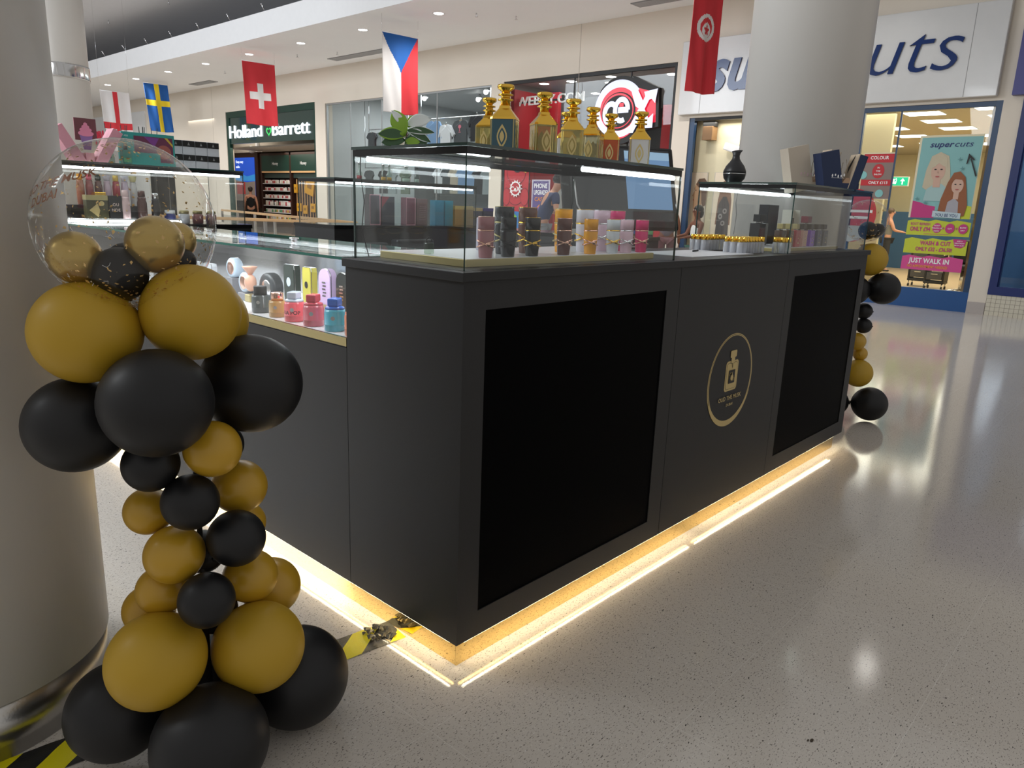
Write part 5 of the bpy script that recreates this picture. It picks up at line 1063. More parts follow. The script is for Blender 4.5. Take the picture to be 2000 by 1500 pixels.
a_ = Art((WX+.043, 9.78, .84), NU, UZ, .0015); a_.rect(.015, .10, .465, 1.03, mat('poster_plum', (.09, .06, .20), .4)); a_.text('PHONE', .05, .88, .10, wht, width=.38, bold=.02); a_.text('UPGRADE?', .05, .74, .10, wht, width=.40, bold=.02); a_.text('CASH!', .08, .60, .09, mat('orange_print', (.6, .2, .03), .5), bold=.02); a_.ell(.28, .38, .14, .16, mat('orange_print', (.6, .2, .03), .5), 18); a_.ell(.25, .42, .07, .08, mat('violet_print', (.25, .1, .45), .5), 14); a_.rect(0.015, .02, .465, .10, redpr); a_.build('print', o)
for y_, x_ in ((10.3, 12.3), (9.55, 12.35), (8.45, 12.3), (8.9, 12.9), (7.2, 12.7), (10.1, 14)):
    o = thing('downlight', 'round downlight in the games shop ceiling, %s' % {10.3: 'leftmost above the red wall', 9.55: 'second from the left near the glass', 8.45: 'behind the top of the round logo', 8.9: 'a little deeper left of the logo', 7.2: 'rightmost', 10.1: 'deepest one'}[y_], 'ceiling light', (x_, y_, 4.05), 0, 'downlights of the games shop'); t = MB(); t.lathe([(.11, 0), (.13, -.006), (.135, 0)], white, 20); t.build('trim_ring', o); t = MB(); t.lathe([(0, -.004), (.11, -.004)], lamp, 20); t.build('lens', o)
light('shop_lamp', 'AREA', (13.5, 8.5, 3.98), 130, 3, (1, .95, .9))
sg2 = thing('shop_shelving', 'dark shelving full of game cases deep in the games shop', 'shelving', (0, 0, 0)); t = MB(); t.box((13.9, 6.3, 0), (14.0, 9.4, 2.5), mat('shelf_dark', (.04, .04, .045), .5))
for k in range(6): t.box((13.7, 6.3, .4+k*.36), (13.9, 9.4, .42+k*.36), mat('shelf_dark', (.04, .04, .045), .5))
t.build('rack', sg2); rnd = random.Random(11); CC_ = [mat('case%d' % i, c, .4) for i, c in enumerate([(.03, .12, .35), (.35, .02, .03), (.08, .3, .1), (.4, .4, .4), (.5, .25, .04), (.12, .05, .2)])]
for r_ in range(6):
    for k in range(15):
        t = MB(); y_ = 6.42+k*.20; z = .421+r_*.36; hh = rnd.uniform(.19, .24); t.bbox((13.75, y_, z), (13.78, y_+.15, z+hh), rnd.choice(CC_), .002); one(t, 'game_case', 'small game case, %s from the right in the %s shelf row of the games shop' % (ORD[k], ORD[r_]), 'game case', 'game cases on the games shop shelving')
for k, (y_, z, w_, h) in enumerate([(8.15, 2.0, .16, .5), (8.45, 1.5, .35, .22), (7.9, 1.62, .3, .16)]):
    t = MB(); t.box((12.9, y_-w_/2, z), (12.93, y_+w_/2, z+h), redpr); t.box((12.895, y_-w_*.3, z+h*.4), (12.9, y_+w_*.3, z+h*.6), wht); one(t, 'hanging_sign', ['narrow red hanging sign inside the games shop', 'wide red price sign inside the games shop', 'low red price sign inside the games shop'][k], 'sign')
# --- 4: hair salon
pale = mat('salon_wall', (.66, .60, .42), .7)
shell('salon', .9, 6.05, 22.5, 3.15, pale, mat('salon_floor', (.62, .45, .26), .3, var=.12, vscale=3), mat('salon_ceiling', (.52, .46, .33), .7, bump=.2))
pane(3, 1.03, 2.95, .30, 3.0, darkblue, .07, (2.35,))
t = MB(); t.box((WX, 1.03, 0), (WX+.08, 2.95, .30), blue); t.box((WX, 1.03, .30), (WX+.07, 1.11, 3.0), darkblue); struct(t, 'trim_3')
t = MB(); t.box((WX+.02, 5.87, 0), (WX+.10, 5.97, 3.0), darkblue); t.box((WX+.02, 3.9, 2.95), (WX+.10, 5.87, 3.0), blk); struct(t, 'trim_4')
t = MB(); t.box((WX+1.6, 2.9, 0), (WX+1.7, 3.9, 3.14), pale); t.box((11.76, 3.9, 0), (11.82, 6.02, 3.14), pale); t.box((21.5, .95, 0), (21.6, 6, 1.55), mat('salon_blue', (.02, .08, .18), .5)); t.box((WX+.3, 1.05, 0), (WX+.9, 1.2, 3.1), mat('salon_brown', (.30, .20, .11), .5)); struct(t, 'wall_salon_inner')
p0 = None
for x_ in (12.0, 13.2, 14.4, 15.7, 17.3, 19.2):
    for y_ in (1.45, 2.6, 3.75, 4.9):
        if p0 is None:
            p0 = thing('ceiling_panel_light', 'rectangular glowing panel light in the hair salon ceiling, nearest the window at the right', 'ceiling light', (x_, y_, 3.149), 0, 'panel lights of the salon ceiling'); t = MB(); t.box((-.27, -.31, -.012), (.27, .31, 0), white); t.build('frame', p0); t = MB(); t.box((-.25, -.29, -.016), (.25, .29, -.0122), mat('panel_glow', (1, 1, 1), emit=5, ecol=(1, .97, .86))); t.build('diffuser', p0)
        else: o = copy_tree(p0); o.location = (x_+(.35 if y_ in (2.6, 4.9) else 0), y_, 3.149); o['label'] = 'glowing ceiling panel in the salon, %s row behind the window, %s from the right' % (ORD[(12.0, 13.2, 14.4, 15.7, 17.3, 19.2).index(x_)], ORD[(1.45, 2.6, 3.75, 4.9).index(y_)])
light('shop_lamp', 'AREA', (14.5, 3.2, 3.1), 120, 3.5, (1, .92, .72)); light('shop_lamp', 'AREA', (11.56, 5.0, 2.93), 14, .2, (1, .94, .82), sy=1.6); light('shop_lamp', 'AREA', (18.8, 3.2, 3.1), 110, 3.5, (1, .92, .72))
for x_, y_ in ((12.1, 2.2), (12.3, 1.75), (12.0, 1.55)):
    o = thing('spotlight', 'tilted white ceiling spotlight inside the salon window, ' + {2.2: 'leftmost', 1.75: 'middle one', 1.55: 'rightmost'}[y_], 'ceiling light', (x_, y_, 3.149), 0, 'tilted spotlights inside the salon window'); t = MB(); t.lathe([(.10, 0), (.11, -.01)], white, 20); t.cyl((0, 0, -.01), (-.03, .04, -.07), .05, white, 16, .075); t.build('lamp_head', o); t = MB(); t.X = Matrix.Translation((-.032, .043, -.075)); t.sphere((0, 0, 0), .06, lamp, 14, 8, (1, 1, .4)); t.build('lens', o)
sgn = thing('shop_sign', 'large white fascia sign with blue slanted hair salon lettering above the salon', 'shop sign', (0, 0, 0))
t = MB(); t.bbox((WX-.12, 1.11, 3.05), (WX-.002, 6.16, 4.30), mat('sign_white', (.56, .56, .56), .25, coat=.2), .01); t.build('sign_board', sgn)
t = MB()
for y_ in (1.52, 5.72): t.box((WX-.1212, y_, 3.06), (WX-.1202, y_+.008, 4.29), mat('seam_grey', (.25, .25, .25), .5))
t.build('panel_seams', sgn)
a_ = Art((WX-.121, 5.62, 3.46), NU, UZ, .001); a_.text('super', 0, -.02, .74, letterblue, width=2.22, bold=.030, shear=.30, th=.025); a_.text('cuts', 2.26, -.02, .74, letterblue, width=1.74, bold=-0.012, shear=.24, th=.025); a_.build('lettering', sgn)
# window posters of the salon
po = thing('window_poster', 'tall teal hair salon poster showing two women with blonde and red hair', 'poster', (0, 0, 0)); X_ = WX+.035
t = MB(); t.box((X_, 1.19, 1.36), (X_+.008, 2.03, 2.56), mat('ivory_frame', (.66, .60, .42), .5)); t.build('board', po)
a_ = Art((X_-.001, 2.0, 1.36), NU, UZ, .001); a_.rect(0, 0, .80, 1.17, mat('poster_teal', (.20, .42, .42), .5)); mg = mat('magenta', (.48, .03, .18), .5); lime = mat('lime', (.50, .55, .03), .5)
a_.poly([(0, 0), (.32, 0), (.32, .17), (.2, .19), (.1, .23), (0, .25)], mg); a_.poly([(.60, 0), (.80, 0), (.80, .18), (.70, .2), (.62, .16)], lime)
a_.text('super', .12, 1.03, .085, mat('navy_print', (.01, .02, .12), .5), width=.32, bold=.02, shear=.25); a_.text('cuts', .45, 1.03, .085, mat('navy_print', (.01, .02, .12), .5), width=.24, shear=.25)
sk = mat('poster_skin', (.55, .36, .28), .6); bl = mat('poster_blonde', (.50, .44, .32), .6); au = mat('poster_auburn', (.26, .09, .035), .6)
a_.poly([(.10, .45), (.12, .70), (.17, .90), (.28, .96), (.40, .90), (.44, .72), (.48, .45), (.40, .40), (.2, .38)], bl); a_.poly([(.14, .25), (.16, .42), (.26, .50), (.36, .50), (.46, .42), (.48, .25)], mat('poster_top', (.33, .48, .48), .6)); a_.ell(.285, .68, .095, .14, sk, 22); a_.poly([(.24, .45), (.24, .60), (.33, .60), (.34, .45)], sk); a_.poly([(.16, .72), (.20, .90), (.30, .94), (.38, .88), (.40, .74), (.34, .76), (.28, .80), (.22, .74)], bl)
for x_ in (.245, .325): a_.ell(x_, .71, .018, .008, blk, 10)
a_.poly([(.28, .70), (.275, .655), (.295, .655)], mat('poster_shade', (.42, .26, .2), .6)); a_.ell(.285, .605, .028, .010, mat('poster_lips', (.4, .08, .08), .5), 12)
a_.poly([(.36, .05), (.38, .28), (.44, .52), (.50, .66), (.58, .68), (.66, .60), (.70, .42), (.74, .2), (.72, .04), (.5, .02)], au); a_.poly([(.46, .04), (.48, .24), (.56, .30), (.62, .24), (.64, .04)], mat('poster_blouse', (.35, .34, .38), .6)); a_.ell(.575, .475, .078, .11, sk, 22); a_.poly([(.54, .28), (.54, .40), (.61, .40), (.61, .28)], sk); a_.poly([(.47, .50), (.50, .60), (.57, .62), (.65, .58), (.67, .50), (.62, .56), (.53, .57)], au)
for x_ in (.545, .61): a_.ell(x_, .495, .014, .007, blk, 10)
a_.ell(.577, .42, .024, .009, mat('poster_lips', (.4, .08, .08), .5), 12)
a_.poly([(.30, .02), (.68, .0), (.68, .08), (.30, .11)], mat('strip_blue', (.45, .55, .60), .5)); a_.text('YOU BE YOU', .34, .03, .045, mat('navy_print', (.01, .02, .12), .5), width=.30, bold=.015, rot=-.03)
a_.poly([(.80, .62), (.70, .86), (.685, .85), (.785, .60)], blk); a_.poly([(.655, .93), (.64, .78), (.66, .79), (.675, .87), (.735, .83), (.74, .85)], blk)
for cx, cy2 in ((.55, .85), (.60, .72), (.06, .28), (.18, .22)): a_.poly([(cx, cy2+.035), (cx+.008, cy2+.008), (cx+.035, cy2), (cx+.008, cy2-.008), (cx, cy2-.035), (cx-.008, cy2-.008), (cx-.035, cy2), (cx-.008, cy2+.008)], mat('poster_line', (.10, .25, .26), .5))
a_.build('print', po)
def banner(label, y0, y1, z0, z1, m, fn):
    o = thing('window_sticker', label, 'window sticker', (0, 0, 0), 0, 'offer stickers in the salon window'); a_ = Art((X_+.015, y1, z0), NU, UZ, .001); W = y1-y0; H = z1-z0
    top = [(W*(1-k/9), H*(.93+.06*((k*7) % 3-1)-.012*0)) for k in range(10)]; fnm = [(0, 0), (W, 0)]+top
    t = MB(); t.prism(fnm, (X_+.018, y1, z0), NU, UZ, (1, 0, 0), .003, m); t.build('sheet', o); fn(a_, W, H); a_.build('print', o)
def b1(a_, W, H):
    a_.text('ROOT REFRESH', .05, H*.62, H*.17, mg, width=.27, bold=.02); a_.text('ONLY £94', .05, H*.26, H*.27, mg, width=.28, bold=.03)
    for k, s_ in enumerate((('ROOT', 'TOUCH UP', 'NOW'), ('CUT',), ('BLOW', 'DRY'))):
        cx = .42+k*.175; a_.ell(cx, H*.48, .062, .072, mg, 22)
        for j, q in enumerate(s_): a_.text(q, cx, H*.48+.022*(len(s_)-1)*.9-j*.04-.012, .02, wht, align='c', bold=.02)
        if k < 2: a_.rect(cx+.072, H*.46, cx+.10, H*.50, mg); a_.rect(cx+.082, H*.40, cx+.09, H*.56, mg)
    a_.rect(.25, H*.09, .6, H*.11, mg)
def b2(a_, W, H):
    a_.text('WASH & CUT', .22, H*.55, H*.26, mg, width=.42, bold=.03); a_.text('ONLY £32 - £36.50!', .17, H*.18, H*.24, mg, width=.50, bold=.03); a_.poly([(.66, H), (.84, H*.98), (.83, H*.6), (.78, H*.45), (.70, H*.5)], mg)
    for j, q in enumerate(('ADD A', 'TREATMENT', 'FROM £6.50')): a_.text(q, .755, H*(.84-.13*j), .017, wht, align='c', bold=.02)
def b3(a_, W, H):
    a_.text('JUST WALK IN', .10, H*.48, H*.33, wht, width=.56, bold=.03); a_.text('NO APPOINTMENT NEEDED', .09, H*.16, H*.18, mat('orange_txt', (.75, .32, .03), .5), width=.56, bold=.02)
banner('lime green offer sticker reading root refresh only £94 in the salon window', 1.17, 2.03, 1.10, 1.34, lime, b1)
banner('lime green offer sticker reading wash and cut in the salon window', 1.17, 2.03, .825, 1.065, lime, b2)
banner('pink just walk in sticker, lowest in the salon window', 1.19, 2.03, .575, .80, mat('hot_pink', (.60, .06, .25), .5), b3)
o = thing('window_poster', 'red and grey colour offer poster behind the navy gift box in the salon window', 'poster', (0, 0, 0)); t = MB(); t.box((X_+.02, 2.34, 1.62), (X_+.028, 2.82, 2.33), mat('ivory_frame', (.66, .60, .42), .5)); t.build('board', o)
a_ = Art((X_+.018, 2.81, 1.63), NU, UZ, .001); a_.rect(0, 0, .45, .68, mat('poster_taupe', (.22, .16, .14), .5)); a_.rect(0, .55, .45, .68, redpr); a_.text('COLOUR', .10, .60, .05, wht, width=.27, bold=.02); a_.ell(.24, .42, .09, .11, redpr, 20); a_.rect(0, .20, .45, .29, redpr); a_.text('ONLY £113', .12, .225, .045, wht, width=.28, bold=.02)
for cx, cy2 in ((.02, .36), (.30, .08)): a_.ell(cx, cy2, .06, .06, mat('badge_teal', (.2, .45, .45), .5), 16)
for j, q in enumerate(('IN', 'THE', 'SALON')): a_.text(q, .24, .46-j*.05, .025, wht, align='c', bold=.02)
a_.build('print', o)
o = thing('exit_sign', 'small green glowing emergency exit sign with running figure and arrow in the salon', 'exit sign', (0, 0, 0)); t = MB(); t.box((14.0, 2.80, 1.93), (14.05, 3.14, 2.10), white); t.build('case', o)
a_ = Art((13.999, 3.13, 1.94), NU, UZ, .002); eg = mat('exit_green', (.0, .35, .2), .4, emit=.8, ecol=(0, .45, .22)); a_.rect(0, 0, .32, .15, eg); a_.rect(.05, .03, .09, .12, lit); a_.ell(.115, .115, .012, .014, lit, 10); a_.poly([(.09, .05), (.13, .10), (.12, .03), (.10, .02)], lit); a_.poly([(.22, .02), (.24, .02), (.24, .08), (.27, .08), (.23, .13), (.19, .08), (.22, .08)], lit); a_.build('pictogram', o)
t = MB(); t.prism(E_(0, 0, .36, .42), (WX+.03, 2.86, 1.36), NU, UZ, (1, 0, 0), .006, redpr); a_ = Art((WX+.028, 2.86, 1.36), NU, UZ, .001); a_.poly([(-.33, -.16), (.33, -.16), (.2, -.36), (0, -.42), (-.2, -.36)], mat('grey_print3', (.4, .4, .38), .5)); a_.rect(-.3, .05, .3, .09, wht); a_.rect(-.26, -.05, .26, -.01, wht); art_on(t, a_)
one(t, 'window_sticker', 'round red and grey sticker in the salon window behind the far clear balloon', 'window sticker')
# salon furniture
for x_, y_, n_, lb in ((15.6, 2.75, 3, 'left black drawer trolley on castors on the salon floor'), (15.2, 2.35, 3, 'right black drawer trolley on castors on the salon floor')):
    o = thing('salon_trolley', lb, 'trolley', (x_, y_, 0)); t = MB(); t.bbox((-.17, -.18, .12), (.17, .18, .17), blackmat, .01); t.bbox((-.17, .14, .17), (.17, .18, .85), blackmat, .01); t.bbox((-.17, -.18, .17), (.17, -.14, .85), blackmat, .01); t.bbox((-.17, -.18, .82), (.17, .18, .86), blackmat, .01); t.build('frame', o)
    for k in range(n_): t = MB(); t.bbox((-.175, -.138, .20+k*.2), (.15, .138, .34+k*.2), mat('drawer_grey', (.06, .06, .065), .35), .01); d2 = t.build('drawer', o); t = MB(); t.bbox((-.182, -.06, .30+k*.2), (-.175, .06, .315+k*.2), silver, .002); h_ = t.build('handle', d2)
    for a0, b0 in ((-.14, -.15), (.14, -.15), (-.14, .15), (.14, .15)): t = MB(); t.cyl((a0, b0-.012, .035), (a0, b0+.012, .035), .035, blackmat, 14); t.cyl((a0, b0, .035), (a0, b0, .12), .01, silver, 8); t.build('castor', o)
ch = thing('salon_chair', 'black salon chair on a five star chrome base in the salon', 'chair', (14.4, 1.75, 0))
t = MB(); t.bbox((-.26, -.26, .46), (.26, .26, .56), blackmat, .03); t.build('seat', ch); t = MB(); t.bbox((.20, -.24, .56), (.28, .24, 1.0), blackmat, .03); t.build('backrest', ch); t = MB(); t.cyl((0, 0, .09), (0, 0, .46), .03, silver, 14); t.build('gas_column', ch)
for k in range(5): a0 = 2*pi*k/5+.3; t = MB(); t.cyl((0, 0, .10), (.30*cos(a0), .30*sin(a0), .05), .02, silver, 8, .012); t.sphere((.30*cos(a0), .30*sin(a0), .025), .025, blackmat, 10, 8); t.build('star_foot', ch)
for s_ in (-1, 1): t = MB(); t.tube([(.15, s_*.28, .5), (.15, s_*.30, .72), (-.18, s_*.30, .72)], .018, silver, 8); t.build('armrest', ch)
# portraits in the salon doorway
for (y0, y1, kind, lb) in ((5.79, 6.17, 0, 'framed portrait of a woman in profile with short brown hair in the salon doorway'), (5.21, 5.66, 1, 'framed picture of a woman with long hair in black in the salon doorway')):
    o = thing('framed_portrait', lb, 'picture', (0, 0, 0)); t = MB(); t.bbox((11.73, y0-.13, .85), (11.758, y1-.13, 2.06), mat('pic_frame', (.50, .46, .38), .5), .004); t.build('frame', o); W = y1-y0
    a_ = Art((11.729, y1-.13, .86), NU, UZ, .0015); a_.rect(.02, .03, W-.02, 1.19, mat('pic_cream', (.72, .62, .48), .6))
    if kind == 0:
        hb = mat('hair_brown', (.15, .09, .06), .6); f_ = mat('pic_skin', (.52, .33, .20), .6)
        a_.poly([(.12, .55), (.10, .80), (.13, .86), (.12, .90), (.15, 1.0), (.22, 1.06), (.30, 1.0), (.30, .62), (.26, .52), (.24, .3), (.14, .3)], f_); a_.poly([(.15, .98), (.20, 1.08), (.32, 1.09), (.39, 1.0), (.38, .60), (.32, .55), (.29, .66), (.27, .85), (.20, .93)], hb); a_.poly([(.08, .03), (.12, .18), (.22, .33), (.34, .30), (.38, .03)], blk); a_.ell(.155, .87, .012, .007, blk, 8); a_.poly([(.10, .80), (.085, .76), (.11, .755)], f_); a_.ell(.125, .69, .018, .008, mat('poster_lips', (.4, .08, .08), .5), 8)
    else:
        f_ = mat('pic_skin', (.52, .33, .20), .6); hb = mat('hair_warm', (.22, .12, .08), .6)
        a_.poly([(.10, .25), (.12, .7), (.17, 1.0), (.25, 1.08), (.33, 1.0), (.39, .7), (.40, .25)], hb); a_.ell(.25, .93, .065, .09, f_, 16); a_.poly([(.12, .06), (.14, .62), (.22, .76), (.29, .76), (.36, .62), (.38, .06)], mat('pic_dark', (.06, .05, .05), .6))
        for cx, cy2 in ((.28, .50), (.20, .40), (.26, .28)): a_.ell(cx, cy2, .045, .05, mat('pic_grey', (.25, .23, .22), .6), 10); a_.ell(cx, cy2, .02, .022, mat('pic_dark', (.06, .05, .05), .6), 8)
        for x_ in (.225, .275): a_.ell(x_, .94, .010, .006, blk, 8)
    a_.build('picture', o)
t = MB(); t.bbox((11.52, 5.55, 2.62), (11.72, 5.75, 2.86), mat('brown_box', (.22, .12, .05), .5), .006); t.box((11.56, 5.53, 2.86), (11.68, 5.77, 2.95), blackmat); one(t, 'wall_speaker', 'small brown box speaker hanging in the top of the salon doorway', 'speaker')
t = MB(); t.X = Matrix.Translation((11.6, 5.12, 2.38)) @ Matrix.Rotation(.3, 4, 'X'); t.bbox((0, -.25, 0), (.12, .25, .13), white, .02); one(t, 'door_heater', 'white slanted unit mounted in the salon doorway beside the black vase', 'wall unit')
# --- 5: shop at the right edge
shell('edge_shop', -3.2, .7, 15.5, 3.95, mat('cool_wall', (.20, .28, .36), .6), mat('cool_floor', (.3, .34, .36), .3), mat('cool_ceil', (.3, .34, .4), .6))
pane(4, -3.0, .78, .42, 3.0, royal, .10, (-.9,), g=glassmat('cool_glass', (.75, .85, .95)))
t = MB(); t.box((WX-.03, -3.0, .30), (WX+.08, .79, .42), royal); t.box((WX-.03, .69, .42), (WX+.09, .79, 3.05), royal); t.box((WX-.1, -3.0, 3.05), (WX, .93, 3.95), mat('violet_blue', (.05, .05, .2), .4)); struct(t, 'trim_5')
t = MB(); t.box((WX-.02, -3.0, 0), (WX+.08, .79, .30), mat('tile_cream', (.58, .54, .44), .3))
gm = mat('tile_joint', (.25, .22, .18), .7)
for k in range(64): t.box((WX-.0212, .79-.06*k-.004, 0), (WX-.0202, .79-.06*k, .30), gm)
for k in range(1, 5): t.box((WX-.0214, -3, .06*k), (WX-.0203, .79, .06*k+.004), gm)
struct(t, 'trim_6')
t = MB(); t.tube([(12.3, .30, .5), (12.35, .20, 1.3), (12.4, .12, 2.2)], .015, mat('red_rail', (.4, .02, .03), .4), 8); one(t, 'red_pole', 'thin slanted red pole inside the blue shop window at the right edge', 'pole')
t = MB(); t.bbox((13, -1.2, 0), (13.6, .3, .95), mat('cool_counter', (.3, .4, .5), .5), .02); one(t, 'shop_counter', 'pale blue counter inside the shop at the right edge', 'counter')
light('shop_lamp', 'AREA', (13.2, -1, 3.8), 60, 2, (.7, .85, 1))
# --- far left: white shop front with red letters
o = thing('shop_sign', 'white shop front board with red lettering far left between the pillar and the flags', 'shop sign', (0, 0, 0)); t = MB(); t.box((WX-.06, 24.1, 0), (WX-.002, 36.4, 4.45), mat('board_white', (.6, .6, .6), .5)) if False else t.box((WX-.06, 30.2, 0), (WX-.002, 36.4, 4.45), mat('board_white', (.6, .6, .6), .5)); t.build('board', o)
a_ = Art((WX-.061, 35.6, 3.35), NU, UZ, .003); a_.text('PRI', 0, 0, .55, mat('letter_red', (.6, .02, .06), .4, emit=.15), bold=.02, th=.03); a_.rect(1.9, 0, 2.1, .16, mat('letter_red', (.6, .02, .06), .4, emit=.15)); a_.rect(2.3, 0, 2.5, .16, mat('letter_red', (.6, .02, .06), .4, emit=.15)); a_.build('lettering', o)

# ------------------------------------------------------------------ balustrade
def rail(pts, label):
    o = thing('balustrade', label, 'balustrade', (0, 0, 0)); z = 1.0
    for i in range(len(pts)-1):
        a0, b0 = Vector((*pts[i], 0)), Vector((*pts[i+1], 0)); d = (b0-a0).normalized(); L = (b0-a0).length
        t = MB(); t.X = Matrix.Translation(a0) @ d.to_track_quat('X', 'Z').to_matrix().to_4x4()
        t.bbox((0, -.03, z-.045), (L, .03, z), wood, .012); t.build('handrail', o)
        t = MB(); t.X = Matrix.Translation(a0) @ d.to_track_quat('X', 'Z').to_matrix().to_4x4(); t.box((.04, -.006, .08), (L-.04, .006, z-.12), glass, glassedge); t.build('glass_panel', o)
        for k in range(int(L/1.3)+1): p = a0+d*min(L, k*1.3); t = MB(); t.box((p.x-.02, p.y-.02, 0), (p.x+.02, p.y+.02, z-.045), chrome); t.build('post', o)
rail([(7.1, 15.6), (5.42, 8.0)], 'far arm of the glass balustrade with light wood handrail behind the kiosk')
rail([(5.32, 7.92), (2.3, 11.0)], 'near arm of the glass balustrade with light wood handrail behind the kiosk')

# ------------------------------------------------------------------ flags
def flag(label, x, y, ztop, w_, h, fn, ang, cols_, sway=.05):
    o = thing('hanging_flag', label, 'flag', (x, y, ztop), 0, None); NX, NZ = 60, 100; t = MB(); t.recalc = False
    ms = [mat('flag_'+k, c, .8) for k, c in cols_.items()]; ks = list(cols_)
    d = Vector((sin(ang), -cos(ang), 0)) if False else Vector((cos(ang), sin(ang), 0)); n = Vector((-d.y, d.x, 0)); vs = []
    for j in range(NZ+1):
        for i in range(NX+1):
            u, v = i/NX, j/NZ; f = .035*sin(u*9+v*2.2)*(v**.6)+.02*sin(u*17-v*4)*v
            vs.append(d*(w_*(u-.5)*(1-.05*v)+sway*v)+n*f+Vector((0, 0, -h*v-.02*sin(u*pi)*v)))
    by = {}
    for j in range(NZ):
        for i in range(NX): by.setdefault(fn((i+.5)/NX, (j+.5)/NZ), []).append((j*(NX+1)+i, j*(NX+1)+i+1, (j+1)*(NX+1)+i+1, (j+1)*(NX+1)+i))
    base = True
    t.v = [tuple(p) for p in vs]
    for k, fs in by.items():
        mi = t.mi(ms[ks.index(k)])
        for f_ in fs: t.f.append(f_); t.m.append(mi); t.sm.append(True)
    q = t.build('cloth', o); md = q.modifiers.new('thick', 'SOLIDIFY'); md.thickness = .004
    t = MB(); a0 = d*(-w_/2); b0 = d*(w_/2); t.cyl(a0, b0, .008, white, 8); t.build('top_seam', o)
    for e in (a0, b0): t = MB(); t.cyl(e, (e.x, e.y, (6.35 if x < 8.2 else 4.93)-ztop), .002, silver, 5); t.build('cord', o)
cross = lambda cu, cv, wu, wv, a0, b0: (lambda u, v: b0 if abs(u-cu) < wu or abs(v-cv) < wv else a0)
A_ = radians(-6)
flag('white flag with red cross hanging far left near the white pillar', 7.05, 21.35, 3.98, .74, 1.55, cross(.5, .40 if False else .58, .085, .055, 'w', 'r'), A_, {'w': (.66, .64, .63), 'r': (.55, .03, .04)})
flag('blue flag with yellow cross hanging beside the white and red one', 9.78, 25.2, 4.85, .76, 1.5, cross(.52, .40, .10, .065, 'b', 'y'), A_, {'b': (.01, .09, .33), 'y': (.75, .55, .02)}, .12)
def swiss(u, v):
    x, y = (u-.5)*.9, (v-.53)*1.5; return 'w' if (abs(x) < .095 and abs(y) < .30) or (abs(y) < .095 and abs(x) < .30) else 'r'
flag('red flag with white plus cross hanging in front of the health shop sign', 9.02, 17.1, 4.63, .86, 1.5, swiss, A_, {'w': (.72, .7, .72), 'r': (.60, .005, .02)}, .05)
def cz(u, v): return 'b' if v < .48*(1-abs(2*u-1)) *1.0 and True and v < .5 else ('w' if u < .5 else 'r')
flag('white, blue and red tricolour flag hanging in front of the clothes shop', 8.95, 11.33, 4.60, .86, 1.5, cz, A_, {'w': (.66, .64, .66), 'b': (.005, .06, .20), 'r': (.50, .002, .02)}, .02)
def tun(u, v):
    x, y = (u-.5)*.62, (v-.42)*1.55; r1 = math.hypot(x, y); w1 = math.hypot(x, y+.0)
    if r1 > .185: return 'r'
    ax, ay = x, y; a1 = math.atan2(ay-.035, ax); rs = math.hypot(ax, ay-.035)
    star = rs < .075*(.55+.45*abs(cos(2.5*(a1+pi/2)))**2.0) and True
    if star: return 'r'
    if math.hypot(x, y) < .135 and math.hypot(x, y-.035) > .105: return 'r'
    return 'w'
flag('red flag with white disc, crescent and star hanging by the right pillar', 9.55, 4.75, 4.72, .58, 1.60, tun, radians(-18), {'r': (.50, .008, .02), 'w': (.66, .6, .58)}, -.02)

